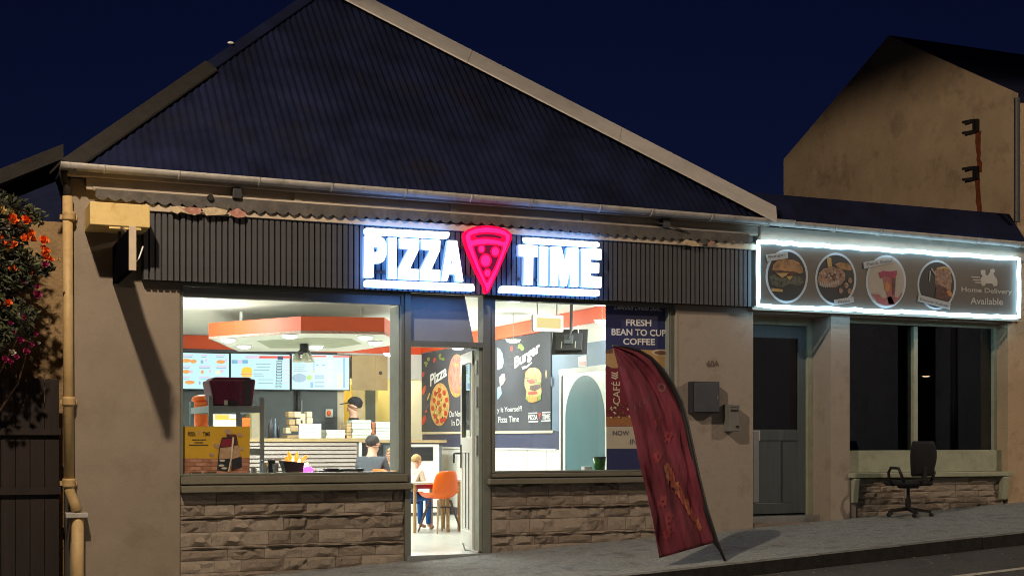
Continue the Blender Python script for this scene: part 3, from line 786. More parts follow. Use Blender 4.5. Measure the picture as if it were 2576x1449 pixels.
sl_flat('crust_slot', [(1163,268),(1180,252),(1250,236),(1330,232),(1420,240),(1485,262),(1496,285),(1490,318),(1478,324),(1420,308),(1320,294),(1240,296),(1180,310),(1165,300)], SY-0.022, G_RED, 0.007)
sl_flat('crust_core', [(1215,262),(1290,250),(1380,254),(1455,274),(1450,294),(1380,280),(1290,276),(1220,284)], SY-0.026, G_DKRED, 0.003)
sl_flat('slice_heart', [(1186,356),(1250,344),(1330,340),(1410,344),(1466,360),(1468,385),(1400,560),(1324,700),(1312,700),(1250,560),(1190,390)], SY-0.022, G_RED, 0.007)
hp = [(1200,366),(1250,356),(1330,352),(1405,356),(1452,370),(1452,385),(1392,545),(1322,672),(1314,672),(1262,555),(1204,395)]
sl_flat('slice_dark', hp, SY-0.025, G_DKRED, 0.0025)
for cx_, cy_, rx_, ry_ in ((1267,388,36,44),(1396,413,46,54),(1306,496,58,68),(1322,612,38,46)): sl_flat('topping_ring', oval(cx_,cy_,rx_,ry_,20), SY-0.0285, G_RED, 0.0025)
for cx_, cy_, rx_, ry_ in ((1267,388,25,30), (1396,413,33,38), (1306,496,44,52), (1322,612,26,32)):
    sl_flat('pepperoni', oval(cx_,cy_,rx_,ry_,20), SY-0.032, G_PINK, 0.009)

# ================================================================== neon framed sign of the small shop
NY = -0.15
ns = thing('menu_sign', 'long brown sign framed by glowing white tube, with four oval food pictures', 'sign', (9.6, -0.08, 2.5))
M_NSP = mat('dark_brown_sign_panel', (0.12, 0.105, 0.092), 0.45, var=0.12, scale=3)
MB().box(7.855, 11.345, NY, -0.081, 2.515, 3.16).build('sign_panel', M_NSP, ns, bevel=0.004)
G_TUBE = mat('white_led_tube', (0.9,0.9,0.9), 0.4, var=0, emit=(0.46,0.80,1.0), estr=6.0)
x0, x1, z0, z1, yy = 7.845, 11.355, 2.505, 3.17, NY-0.03
pth = []
for (a, b, c, d) in ((x0,z0,x1,z0),(x1,z0,x1,z1),(x1,z1,x0,z1),(x0,z1,x0,z0)):
    n = 34 if b == d else 8
    for i in range(n): pth.append((a+(c-a)*i/n, yy + random.uniform(-.003,.003), b+(d-b)*i/n + random.uniform(-.007,.007)))
MB().tube(pth, 0.022, 8, closed=True).build('light_tube', G_TUBE, ns, smooth=True)
cn = zoom(2600, 800, 956/2576)
P0, P1, P2, P3, P4 = (plane('f', NY-0.003*k-0.0012) for k in range(1, 6))
S_RING = mat('print_pale_ring', (0.50,0.56,0.62), 0.5, var=0.03); S_DARK = mat('print_near_black', (0.022,0.028,0.035), 0.5, var=0.15)
S_BUN = mat('print_bun', (0.33,0.18,0.08), 0.5, var=0.6, scale=14); S_CHEESE = mat('print_cheese', (0.46,0.30,0.11), 0.5, var=0.1); S_MEAT = mat('print_meat', (0.09,0.035,0.03), 0.5, var=0.8, scale=40)
S_SAL = mat('print_salad', (0.075,0.085,0.07), 0.5, var=0.95, scale=35); S_CRUST = mat('print_crust', (0.30,0.18,0.13), 0.5, var=0.7, scale=35); S_PALE = mat('print_pale_grey', (0.40,0.36,0.32), 0.5, var=0.05)
S_BERRY = mat('print_berry', (0.32,0.03,0.09), 0.5, var=0.3, scale=40); S_PINK = mat('print_dusty_pink', (0.33,0.10,0.11), 0.5, var=0.2, scale=30); S_ORG = mat('print_orange', (0.50,0.20,0.06), 0.5, var=0.2, scale=30)
S_TAG = mat('print_tag', (0.44,0.46,0.48), 0.5, var=0.03); S_TXT = mat('print_tag_text', (0.13,0.14,0.15), 0.5, var=0); S_LIGHT = mat('print_light_text', (0.50,0.46,0.41), 0.5, var=0.03)
def roundel(cx_, cy_, rx_, ry_, fill, label):
    r = flat('picture_oval', oval(cx_,cy_,rx_,ry_,36), P0, S_RING, ns, 0.002, cn, label=label)
    flat('picture', oval(cx_,cy_,rx_*0.9,ry_*0.915,36), P1, fill, r, 0.002, cn)
    return r
r = roundel(357, 430, 198, 252, S_DARK, 'burger picture')
flat('bun', [(222,372),(232,320),(270,285),(340,270),(420,275),(475,305),(505,350),(512,395),(480,405),(430,388),(360,382),(290,372)], P2, S_BUN, r, 0.002, cn)
flat('patty', [(232,378),(300,374),(370,384),(430,394),(460,410),(400,420),(300,405),(235,395)], P3, S_MEAT, r, 0.002, cn)
flat('cheese', [(258,400),(372,398),(350,425),(312,445)], P4, S_CHEESE, r, 0.002, cn); flat('cheese', [(352,430),(412,426),(385,470)], P4, S_CHEESE, r, 0.002, cn)
flat('salad', [(195,430),(250,412),(300,446),(360,440),(440,425),(500,440),(520,480),(470,520),(380,500),(300,540),(220,510)], P2, S_SAL, r, 0.002, cn)
flat('board', [(215,540),(318,552),(318,576),(215,570)], P3, S_CHEESE, r, 0.002, cn)
r = roundel(815, 456, 192, 246, S_DARK, 'pizza picture')
flat('crust', [(645,480),(660,400),(700,360),(780,340),(870,360),(905,410),(900,460),(860,510),(800,535),(720,530),(670,515)], P2, S_CRUST, r, 0.002, cn)
flat('bread', [(808,320),(850,300),(930,310),(965,345),(960,375),(900,370),(830,345)], P3, S_BUN, r, 0.002, cn)
for i in range(11):
    x = 672 + i*17; y = 500 + 14*math.sin(i*0.5)
    flat('crust_fold', oval(x,y,6,24,8,tilt=0.15), P3, S_PALE, r, 0.002, cn)
for i in range(14):
    a = i*2.4; flat('topping', oval(780+90*math.cos(a)*(i/14), 425+50*math.sin(a)*(i/14), 9, 12, 8), P4, S_MEAT if i % 2 else S_PALE, r, 0.002, cn)
flat('breadstick', [(730,250),(772,256),(778,340),(742,345)], P3, S_CHEESE, r, 0.002, cn)
for p in ((862,565),(915,515),(945,570),(950,470)): flat('sprinkle', oval(p[0],p[1],20,26,12), P3, S_CRUST, r, 0.002, cn)
r = roundel(1285, 480, 188, 248, S_PALE, 'thick shake picture')
flat('shake_table', [(1148,595),(1220,600),(1262,640),(1330,615),(1400,630),(1440,570),(1435,600),(1408,650),(1360,695),(1285,705),(1210,680)], P2, S_PINK, r, 0.002, cn)
flat('shake', [(1250,425),(1378,430),(1365,690),(1310,690)], P2, S_PINK, r, 0.002, cn)
flat('fruit', [(1218,395),(1260,378),(1330,385),(1388,375),(1385,420),(1350,450),(1320,430),(1270,420),(1232,448)], P3, S_BERRY, r, 0.002, cn)
flat('syrup', oval(1297,530,24,48,16), P3, S_ORG, r, 0.002, cn); flat('glass', [(1340,450),(1372,450),(1362,600),(1344,610)], P3, S_MEAT, r, 0.002, cn)
r = roundel(1760, 510, 180, 232, S_DARK, 'doner kebab picture')
flat('wrap', [(1740,380),(1770,350),(1850,345),(1890,370),(1900,470),(1890,560),(1800,600),(1750,520)], P2, S_CRUST, r, 0.002, cn)
flat('filling', [(1760,500),(1850,540),(1905,620),(1870,670),(1740,630)], P3, S_MEAT, r, 0.002, cn)
flat('wrap_rim', [(1758,350),(1830,336),(1880,352),(1875,368),(1820,358),(1770,372)], P4, S_CHEESE, r, 0.002, cn)
flat('sauce', [(1850,570),(1880,555),(1905,590),(1900,630),(1870,605)], P4, S_ORG, r, 0.002, cn)
flat('straw', [(1703,355),(1716,352),(1752,412),(1744,420)], P4, S_PALE, r, 0.002, cn); flat('straw', [(1696,380),(1706,380),(1694,480),(1686,480)], P4, S_PALE, r, 0.002, cn)
for quad, txt, bl, br, tl in (([(162,228),(365,200),(370,262),(176,292)], 'Burger', (186,268),(350,243),(182,238)), ([(798,650),(980,620),(986,672),(806,705)], 'Pizza', (838,688),(948,668),(834,662)),
        ([(1074,298),(1352,250),(1360,298),(1080,360)], 'Thick Shake', (1098,336),(1345,294),(1096,308)), ([(1592,600),(1890,678),(1884,742),(1580,664)], 'Doner Kebab', (1604,652),(1868,722),(1604,628))):
    tg = flat('name_tag', quad, P4, S_TAG, ns, 0.002, cn)
    letters('tag_text', txt, bl, br, tl, P4, S_TXT, tg, cn, bold=0.012)
letters('sign_text', 'Home Delivery', (1990,588),(2462,612),(1990,528), P0, S_LIGHT, ns, cn, bold=0.016)
letters('sign_text', 'Available', (2074,690),(2378,700),(2074,626), P0, S_LIGHT, ns, cn, bold=0.016)
sc = flat('scooter_emblem', [(2172,372),(2215,372),(2215,412),(2238,425),(2252,398),(2262,392),(2262,368),(2280,360),(2302,364),(2302,395),(2288,400),(2300,425),(2322,455),(2328,480),(2326,518),(2292,524),(2280,500),(2222,496),(2208,518),(2184,520),(2176,496),(2170,450),(2190,425),(2172,408)], P0, S_LIGHT, ns, 0.002, cn)
for (x, y) in ((2085,432),(2100,458),(2116,482)): flat('speed_line', [(x,y),(x+78,y+3),(x+78,y+14),(x,y+9)], P0, S_LIGHT, sc, 0.002, cn)

# ================================================================== rolled awning with scalloped valance
aw = thing('awning', 'rolled up grey awning with scalloped valance under the gutter', 'awning', (4.5, -0.25, 3.2))
M_AWN = mat('faded_grey_canvas', (0.105, 0.098, 0.095), 0.9, var=0.3, scale=10, bump=0.3, bscale=90, dirt=((0.19,0.165,0.14), 6))
MB().tube([(1.2,-0.13,3.247),(7.75,-0.13,3.245)], 0.02, 10).build('roller', M_BOARD, aw, smooth=True)
top, bot = [], []
x = 1.22
while x < 7.72:
    for k in range(6):
        xx = x + 0.104*k/6; wob = random.uniform(-.004,.004)
        bot.append((xx, -0.155, 3.168 - 0.028*math.sin(math.pi*k/6) + wob*0.6 + 0.014*math.sin(xx*1.7)))
    x += 0.104
pts = [(1.22,-0.155,3.245),(bot[-1][0],-0.155,3.245)] + bot[::-1]
MB().slab([pts], (0,0.005,0)).build('valance', M_AWN, aw)
M_RAGP = mat('torn_pink_canvas', (0.50,0.25,0.20), 0.9, var=0.4, scale=25); M_RAGC = mat('torn_cream_canvas', (0.60,0.48,0.32), 0.9, var=0.3, scale=25)
cw = zoom(280, 620, 1020/2576)
for pts, m in (([(780,250),(870,240),(960,262),(1040,300),(1010,322),(940,310),(880,290),(850,312),(800,290)], M_RAGC), ([(890,268),(960,250),(1060,262),(1050,312),(960,316)], M_RAGP), ([(1300,290),(1380,262),(1450,300),(1440,340),(1380,345),(1330,330)], M_RAGP), ([(1060,262),(1170,252),(1290,280),(1270,318),(1100,326)], M_RAGC)):
    flat('torn_scrap', pts, plane('f', -0.165 - 0.003*random.random()*3), m, aw, 0.003, cw)
ct = zoom(1700, 680, 1100/2576)
for pts, m in (([(1540,390),(1600,356),(1680,372),(1720,410),(1660,412),(1600,400)], M_RAGC), ([(1690,372),(1760,360),(1790,372),(1750,398)], M_AWN), ([(1770,398),(1800,366),(1836,376),(1810,400)], M_RAGP)):
    flat('torn_scrap', pts, plane('f', -0.165), m, aw, 0.003, ct)
MB().bar((6.62,-0.17,3.30),(7.0,-0.18,3.225),0.012).build('support_arm', M_DARKM, aw); MB().box(6.72,6.80,-0.18,-0.1005,3.25,3.34).build('arm_bracket', M_DARKM, aw)
cb = MB().lathe([(0.028,0),(0.03,0.05)], at(530,497,-0.18), 12, 'y').build('roller_end', M_BLACK, aw)
jb = thing('junction_box', 'small dark junction box on the eaves board above the fascia', 'junction box', tuple(at(607,500,-0.1)))
p = at(600,487,-0.15)
MB().box(p.x-0.055,p.x+0.02,-0.19,-0.1005,p.z-0.05,p.z+0.045).build('box_body', M_DARKM, jb, bevel=0.004); MB().box(p.x+0.021,p.x+0.075,-0.15,-0.1005,p.z-0.05,p.z-0.035).build('box_foot', M_BOARD, jb)

# ================================================================== cream box and projecting board
cbx = thing('shutter_box', 'cream metal box hung below the awning above the blank board', 'box', (1.4, 0, 2.9))
MB().box(1.145, 1.63, -0.45, -0.005, 2.895, 3.085).build('casing', M_CREAM, cbx, bevel=0.006)
MB().box(1.30, 1.56, -0.44, -0.30, 2.872, 2.8945).build('bottom_flange', M_CREAM, cbx)
bs = thing('projecting_board', 'projecting board under the cream box, shaded sides coloured black, lit front edge coloured pale', 'sign', (1.38, -0.1, 2.5))
MB().box(1.377, 1.423, -1.12, -0.005, 2.46, 2.78).build('board', mat('shade_black_board', (0.006,0.006,0.009), 1.0, var=0.1, spec=0.0), bs)  # shade on the board's sides is put into a flat black
MB().box(1.372, 1.428, -1.15, -1.1205, 2.445, 2.795).build('lit_edge', M_STRIP, bs, bevel=0.003)  # lamp light on the front edge is put into a pale strip
MB().bar((1.40,-0.3,2.872),(1.40,-0.3,2.782),0.025).build('hanger', M_DARKM, bs); MB().bar((1.40,-0.44,2.88),(1.40,-0.8,2.784),0.02).build('hanger', M_DARKM, bs)
w_ = at(352,650,-1.0)
MB().tube([(1.425,-1.10,2.52),(1.455,-1.09,2.55),(1.47,-1.08,2.59),(1.49,-1.07,2.65)], 0.006, 6).build('loose_cable', M_PAPER, bs)

# ================================================================== downpipe
dp = thing('downpipe', 'cream painted cast iron downpipe on the left corner of the takeaway', 'drainpipe', (0.98, -0.06, -0.2))
pa, pb = at(168, 470, -0.06), at(178, 1215, -0.06)
pe, pf = at(183, 1240, -0.06), at(195, 1292, -0.09)
xp = (pa.x + pb.x)/2
MB().tube([(xp-0.01,-0.06,3.18),(xp,-0.06,pb.z)], 0.042, 14).build('pipe', M_PIPE, dp, smooth=True)
MB().tube([(xp,-0.06,pb.z),(xp+0.005,-0.06,pb.z-0.06),(pf.x-0.03,-0.075,pf.z+0.1),(pf.x,-0.10,pf.z+0.02)], 0.043, 12).build('swan_neck', M_PIPE, dp, smooth=True)
for v in (545, 1010, 1215): 
    z = at(170, v, -0.06).z; MB().lathe([(0.052,-0.035),(0.056,-0.02),(0.05,0.0),(0.056,0.02),(0.052,0.04)], (xp,-0.06,z), 14).build('socket_collar', M_PIPE, dp, smooth=True)
    MB().box(xp-0.07, xp+0.07, -0.03, 0.0, z-0.02, z+0.02).build('fixing_ear', M_PIPE, dp)
MB().box(pf.x-0.10, pf.x+0.08, -0.16, -0.02, pf.z-0.03, pf.z+0.012).build('gully_lip', M_GUTTER, dp, bevel=0.005)
MB().tube([(xp-0.01,-0.06,3.18),(xp-0.015,-0.06,3.27),(xp-0.05,-0.12,3.34),(xp-0.05,-0.2,3.40)], 0.036, 10).build('swan_neck', M_FENCE, dp, smooth=True)
MB().tube([(pf.x,-0.10,pf.z-0.03),(pf.x,-0.10,-0.5)], 0.05, 12).build('lower_pipe', M_PIPE, dp, smooth=True)

# ================================================================== coffee poster on the glass
cp_ = zoom(2080, 1020, 340/746)
PY = 0.088
cof = thing('coffee_poster', 'tall navy and red window poster for fresh bean to cup coffee', 'poster', tuple(at(1608, 1186, PY)))
C0, C1, C2, C3 = (plane('f', PY - 0.0025*k) for k in range(4))
K_NAVY = mat('poster_navy', (0.035,0.045,0.15), 0.4, var=0.06); K_RED = mat('poster_red', (0.20,0.022,0.04), 0.4, var=0.12); K_CREAM = mat('poster_cream', (0.56,0.52,0.42), 0.5, var=0.04); K_TXT = mat('poster_white_text', (0.9,0.9,0.9), 0.5, var=0)
K_CUP = mat('poster_coffee', (0.55,0.34,0.14), 0.4, var=0.1, scale=20); K_CUP2 = mat('poster_cup_rim', (0.70,0.58,0.42), 0.4, var=0.05); K_BEAN = mat('poster_beans', (0.20,0.10,0.05), 0.5, var=0.2); K_BEANB = mat('poster_bean_ground', (0.40,0.17,0.06), 0.5, var=0.4, scale=60)
flat('sheet', [(50,40),(556,62),(560,1352),(58,1352)], C0, K_NAVY, cof, 0.002, cp_)
flat('red_band', [(50,560),(558,560),(559,1005),(55,1010)], C1, K_RED, cof, 0.002, cp_)
flat('cream_band', [(56,1010),(559,1006),(560,1176),(58,1180)], C1, K_CREAM, cof, 0.002, cp_)
flat('coffee_cup', [(51,432),(105,420),(170,430),(160,520),(140,566),(100,566),(60,548),(51,536)], C2, K_CUP, cof, 0.002, cp_); flat('cup_rim', [(51,432),(105,422),(104,452),(51,455)], C3, K_BEAN, cof, 0.002, cp_)
flat('coffee_cup', [(290,424),(420,430),(556,440),(557,560),(520,572),(475,572),(400,540)], C2, K_CUP, cof, 0.002, cp_)
flat('cup_rim', oval(480,450,78,26,24,tilt=0.06), C3, K_CUP2, cof, 0.002, cp_); flat('coffee_surface', oval(482,450,60,16,20,tilt=0.06), plane('f',PY-0.010), K_BEAN, cof, 0.002, cp_)
flat('bean_ground', [(56,935),(300,935),(300,1004),(56,1006)], C2, K_BEANB, cof, 0.002, cp_)
for i in range(46):
    flat('bean', oval(random.uniform(62,300), random.uniform(840,945), 10, 6, 8, tilt=random.uniform(0,3)), plane('f', PY-0.0085-0.0006*(i%4)), K_BEAN if i % 3 else K_CUP2, cof, 0.0005, cp_)
letters('poster_text', 'Delicious Drinks 2Go...', (115,120),(480,132),(119,84), C1, K_TXT, cof, cp_, bold=0.004, shear=0.2)
letters('poster_text', 'FRESH', (205,245),(398,248),(205,193), C1, K_TXT, cof, cp_, bold=0.03)
letters('poster_text', 'BEAN TO CUP', (95,316),(510,326),(95,264), C1, K_TXT, cof, cp_, bold=0.03)
letters('poster_text', 'COFFEE', (183,388),(426,392),(183,338), C1, K_TXT, cof, cp_, bold=0.03)
letters('poster_text', 'CAFÉ', (160,842),(160,668),(92,842), C2, K_CUP2, cof, cp_, bold=0.012)
for i in range(3): flat('steam_mark', [(96,640-i*18),(128,652-i*18),(146,636-i*18),(146,626-i*18),(126,640-i*18),(96,630-i*18)], C2, K_CUP2, cof, 0.002, cp_)
letters('poster_text', 'NOW', (105,1078),(230,1078),(105,1041), C2, S_TXT, cof, cp_, bold=0.012)
letters('poster_text', 'IN', (236,1145),(290,1145),(236,1106), C2, S_TXT, cof, cp_)

# ================================================================== feather flag
cf = zoom(2000, 980, 700/994)
fl = thing('feather_flag', 'leaning maroon feather flag on a black curved pole at the kerb', 'flag', tuple(ong(1826, 1410)))
def fy(zy): return -1.93 + 0.50 * (1372 - zy) / 1057
PL = [(735,1372),(712,1318),(690,1280),(640,1120),(600,960),(570,820),(545,700),(515,590),(470,500),(420,430),(370,375),(310,338),(250,322),(180,313)]
def interp(path, t):
    ls = [math.dist(path[i], path[i+1]) for i in range(len(path)-1)]; tot = sum(ls); s = t*tot
    for i, l in enumerate(ls):
        if s <= l or i == len(ls)-1:
            k = min(1, s/l); return (path[i][0]+(path[i+1][0]-path[i][0])*k, path[i][1]+(path[i+1][1]-path[i][1])*k)
        s -= l
LEFT = [(412,1358),(400,1290),(380,1170),(345,1020),(310,880),(290,760),(250,570),(215,440),(200,385),(183,322)]
RIGHT = PL[2:]
def fsurf(s, t, off=0.0):
    a, b = interp(LEFT, t), interp(RIGHT, t)
    p = (a[0]+(b[0]-a[0])*s, a[1]+(b[1]-a[1])*s)
    rip = 0.032*math.sin(s*9 + t*2.2 + 0.5)*(1-s)**0.4 + 0.018*math.sin(s*19 - t*6) + 0.012*math.sin(t*23+s*5) + 0.007*math.sin(s*41+t*9)
    return at(*cf(p), fy(p[1]) + rip*min(1, 6*(1-t)+0.15) - off)
mb = MB(); NS, NT = 40, 60; vs, fs = [], []
for j in range(NT+1):
    for i in range(NS+1): vs.append(fsurf(i/NS, j/NT))
for j in range(NT):
    for i in range(NS):
        a = j*(NS+1)+i; fs.append((a, a+1, a+NS+2, a+NS+1))
M_FLAG = mat('maroon_flag_cloth', (0.18, 0.025, 0.05), 0.8, var=0.55, scale=4.0, bump=0.9, bscale=16, stretch=(1.3,1,0.28), dirt=((0.24,0.042,0.05), 1.6))
fo = mb.add(vs, fs).build('cloth', M_FLAG, fl, smooth=True)
sm = fo.modifiers.new('t', 'SOLIDIFY'); sm.thickness = 0.002
MB().tube([at(*cf(p), fy(p[1])) for p in PL], [0.012,0.016]+[0.027]*8+[0.02,0.016,0.012,0.008], 10).build('pole', M_BLACK, fl, smooth=True)
pb_ = at(*cf(PL[0]), fy(1372)); MB().tube([pb_, (pb_.x+0.015, pb_.y, gz(pb_.x, pb_.y)-0.02)], 0.008, 8).build('ground_spike', M_BLACK, fl)
M_FLP = mat('flag_print_orange', (0.31,0.065,0.052), 0.75, var=0.6, scale=9); M_FLG = mat('flag_print_tan', (0.36,0.12,0.065), 0.75, var=0.6, scale=14); M_FLD = mat('flag_print_dark', (0.075,0.013,0.034), 0.75, var=0.3, scale=20); M_FLR = mat('flag_print_red', (0.25,0.034,0.05), 0.75, var=0.2, scale=9)
def fprint(name, pts, m, off=0.005):      # print that follows the cloth
    from mathutils.geometry import tessellate_polygon as tp
    mb = MB(); n = len(pts); c = (sum(p[0] for p in pts)/n, sum(p[1] for p in pts)/n)
    vs = [fsurf(c[0], c[1], off)]; rings = 5
    for r_ in range(1, rings+1):
        for p in pts: vs.append(fsurf(c[0]+(p[0]-c[0])*r_/rings, c[1]+(p[1]-c[1])*r_/rings, off))
    fs = [(0, 1+i, 1+(i+1) % n) for i in range(n)]
    for r_ in range(rings-1):
        for i in range(n): fs.append((1+r_*n+i, 1+r_*n+(i+1) % n, 1+(r_+1)*n+(i+1) % n, 1+(r_+1)*n+i))
    return mb.add(vs, fs).build(name, m, fl, smooth=True)
rf_ = random.Random(8)
def jag(cx_, cy_, rx_, ry_, tilt):
    o = []
    for (x, y) in oval(0, 0, 1, 1, 22): k = rf_.uniform(0.5, 1.1); o.append((x*k*rx_, y*k*ry_))
    return [(cx_ + x*math.cos(tilt) - y*math.sin(tilt), cy_ + x*math.sin(tilt) + y*math.cos(tilt)) for x, y in o]
for k in range(7): fprint('print_streak', jag(0.80-0.055*k, 0.09+0.045*k, 0.045+0.006*k, 0.045, 0.5), M_FLP if k % 2 else M_FLG, 0.007 + 0.0015*(k % 3))
for (s0, t0) in ((0.22,0.10),(0.30,0.16),(0.36,0.44),(0.62,0.50),(0.48,0.58),(0.26,0.24)): fprint('print_patch', jag(s0, t0, 0.10, 0.03, 0.1), M_FLR, 0.006)
M_FLT = mat('flag_print_grey', (0.20,0.085,0.10), 0.75, var=0.3, scale=20)
for (s0, t0, k) in ((0.80,0.70,1.0),):
    mbr = MB(); n = 20; vs = []
    for q in (1.0, 0.55):
        for i in range(n):
            a = 2*math.pi*i/n; vs.append(fsurf(s0+0.085*k*q*math.cos(a), t0+0.020*k*q*math.sin(a), 0.006))
    mbr.add(vs, [(i,(i+1)%n,n+(i+1)%n,n+i) for i in range(n)]).build('print_ring', M_FLT, fl)
for i in range(4): fprint('print_letter', [(0.12+i*0.11,0.680),(0.145+i*0.11,0.680),(0.15+i*0.11,0.705),(0.125+i*0.11,0.706)], M_FLT, 0.006)

# ================================================================== meter boxes, number
cm = cf
mbx = thing('meter_cabinet', 'dark square meter cabinet on the pale pier behind the flag', 'cabinet', tuple(at(*cm((635,650)), 0)))
a, b = at(*cm((575,488)), -0.10), at(*cm((707,645)), -0.10)
MB().box(a.x, b.x, -0.105, -0.002, b.z, a.z).build('casing', M_DARKM, mbx, bevel=0.005)
MB().box(a.x+0.012, b.x-0.012, -0.114, -0.1055, b.z+0.012, a.z-0.012).build('cabinet_door', mat('slate_metal',(0.075,0.085,0.115),0.5,var=0.15), mbx, bevel=0.004)
MB().box(b.x-0.035, b.x-0.025, -0.121, -0.1145, (a.z+b.z)/2-0.02, (a.z+b.z)/2+0.02).build('latch', M_CHROME, mbx)
am = thing('cash_meter', 'narrow grey wall box with round buttons to the right of the dark cabinet', 'wall box', tuple(at(*cm((780,735)), 0)))
a, b = at(*cm((757,600)), -0.12), at(*cm((808,735)), -0.12)
mg = mat('grey_box_metal', (0.22,0.22,0.215), 0.5, var=0.15)
MB().box(a.x, b.x, -0.12, -0.002, b.z, a.z).build('casing', mg, am, bevel=0.008)
MB().box(a.x+0.012, b.x-0.012, -0.128, -0.1205, a.z-0.03, a.z-0.008).build('hood', mg, am)
for k in range(3):
    MB().lathe([(0.011,0),(0.011,-0.008)], (a.x+0.03+k*0.032, -0.1205, a.z-0.065), 10, 'y').build('button', M_BLACK, am)
MB().box(b.x-0.045, b.x-0.015, -0.126, -0.1205, b.z+0.04, b.z+0.06).build('coin_slot', M_BLACK, am)
num = letters('door_number', '60A', cm((646,418)), cm((706,414)), cm((646,386)), plane('f', -0.004), mat('worn_number_paint',(0.20,0.13,0.11),0.7,var=0.2), None, bold=0.02)
tag(num, 'faded painted number 60A on the pale pier', 'house number')

# ================================================================== office chair on the pavement
oc = thing('office_chair', 'black office swivel chair standing on the pavement below the dark window', 'chair')
co = zoom(2560, 720, 996/1223)
b0 = ong(*co((742, 1318))); ox, oy, oz = b0.x, b0.y + 0.05, gz(b0.x, b0.y)
oc.location = (ox, oy, oz)
CS = 0.80
def OC(x, y, z): return (ox + x*CS, oy + y*CS, oz + z*CS)
for k in range(5):
    a = R(90 + 72*k + 12); ex, ey = 0.30*math.cos(a), 0.30*math.sin(a)
    MB().hexa([OC(0.02*math.sin(a),-0.02*math.cos(a),0.085), OC(-0.02*math.sin(a),0.02*math.cos(a),0.085), OC(ex-0.015*math.sin(a),ey+0.015*math.cos(a),0.055), OC(ex+0.015*math.sin(a),ey-0.015*math.cos(a),0.055)],
              [OC(0.025*math.sin(a),-0.025*math.cos(a),0.135), OC(-0.025*math.sin(a),0.025*math.cos(a),0.135), OC(ex-0.015*math.sin(a),ey+0.015*math.cos(a),0.085), OC(ex+0.015*math.sin(a),ey-0.015*math.cos(a),0.085)]).build('base_arm', M_BLACK, oc)
    MB().lathe([(0.017,-0.02),(0.022,-0.008),(0.022,0.008),(0.017,0.02)], OC(ex, ey, 0.029), 12, 'x').build('caster', M_BLACK, oc)
MB().lathe([(0.03,0.07),(0.03,0.19),(0.018,0.195),(0.018,0.31)], OC(0,0,0), 14).build('gas_column', M_BLACK, oc)
MB().box(ox-0.08, ox+0.08, oy-0.08, oy+0.08, oz+0.385*CS, oz+0.42*CS).build('mechanism', M_BLACK, oc)
st = MB(); st.box(ox-0.25*CS, ox+0.24*CS, oy-0.24*CS, oy+0.22*CS, oz+0.421*CS, oz+0.49*CS); st.build('seat', mat('black_fabric',(0.014,0.014,0.017),0.9,var=0.3,scale=80), oc, bevel=0.03)
bk = MB(); n = 9; vs, fs = [], []
for j in range(n+1):
    t = j/n; z = 0.56 + 0.46*t; w = 0.155 + 0.05*math.sin(math.pi*min(1,t*0.75)) - 0.03*t**4
    for i in range(7):
        s = -1 + 2*i/6; vs.append(OC(0.07 + s*w, -0.21 - 0.03*t + 0.05*s*s*0.8 - 0.03*math.sin(t*3), z))
for j in range(n):
    for i in range(6):
        a = j*7+i; fs.append((a,a+1,a+8,a+7))
ob = bk.add(vs, fs).build('backrest', MATS['black_fabric'], oc, smooth=True); sm = ob.modifiers.new('t','SOLIDIFY'); sm.thickness = 0.05; sm.offset = 0
MB().bar(OC(0.03,-0.05,0.40), OC(0.06,-0.26,0.46), 0.05, 0.02).bar(OC(0.06,-0.26,0.45), OC(0.07,-0.26,0.75), 0.05, 0.02).build('back_stem', M_BLACK, oc)
for sx in (-0.29, 0.28):
    MB().tube([OC(sx*0.8,0.02,0.43), OC(sx,0.02,0.44), OC(sx,0.05,0.60), OC(sx,0.0,0.665), OC(sx,-0.16,0.66), OC(sx,-0.2,0.60), OC(sx*0.8,-0.2,0.48)], 0.016, 8).build('armrest', M_BLACK, oc, smooth=True)

# ================================================================== flowering bush at the left edge
bush = thing('flowering_shrub', 'flowering shrub with orange and magenta blooms hanging at the left edge', 'shrub', (0.42, -0.1, 1.6))
M_LEAF = mat('shrub_leaf', (0.06,0.07,0.028), 0.6, var=0.5, scale=9)
M_LEAF2 = mat('shrub_leaf_dark', (0.032,0.036,0.03), 0.6, var=0.5, scale=9)
rnd = random.Random(5)
fm = MB()
def in_bush():
    while True:
        x, y, z = rnd.uniform(-0.75,0.48), rnd.uniform(-0.35,0.3), rnd.uniform(-0.55,0.72)
        w = 0.46 if z > 0.1 else 0.43 - 0.14*(0.1-z)
        if z > 0.3: w -= 0.42*(z-0.3)**1.1
        if abs(x+0.13) < w + 0.10*math.sin(z*14) + 0.06*math.sin(z*31+x*9) and y*y/0.12 + 0.5*(x*x/0.25) < 1.1: return Vector((0.42+x, -0.1+y, 2.42+z))
for i in range(6500):
    c = in_bush(); s = rnd.uniform(0.020, 0.046)
    d = Vector((rnd.gauss(0,1), rnd.gauss(0,1), rnd.gauss(0,0.7))).normalized(); e = d.cross(Vector((rnd.gauss(0,1),rnd.gauss(0,1),rnd.gauss(0,1)))).normalized()
    n_ = d.cross(e)*0.25*s
    fm.add([c-d*s, c+e*s*0.45+n_, c+d*s, c-e*s*0.45+n_], [(0,1,2,3)], 0 if rnd.random() < 0.6 else 1)
fm.build('foliage', [M_LEAF, M_LEAF2], bush)['kind'] = 'stuff'
st = MB()
for i in range(9):
    a = Vector((0.35+rnd.uniform(-.05,.05), 0.1, 1.2)); b = in_bush()
    st.tube([a, a.lerp(b,0.5)+Vector((rnd.uniform(-.1,.1),0,0)), b], [0.012,0.008,0.004], 6)
st.build('stems', M_WOODDK, bush)
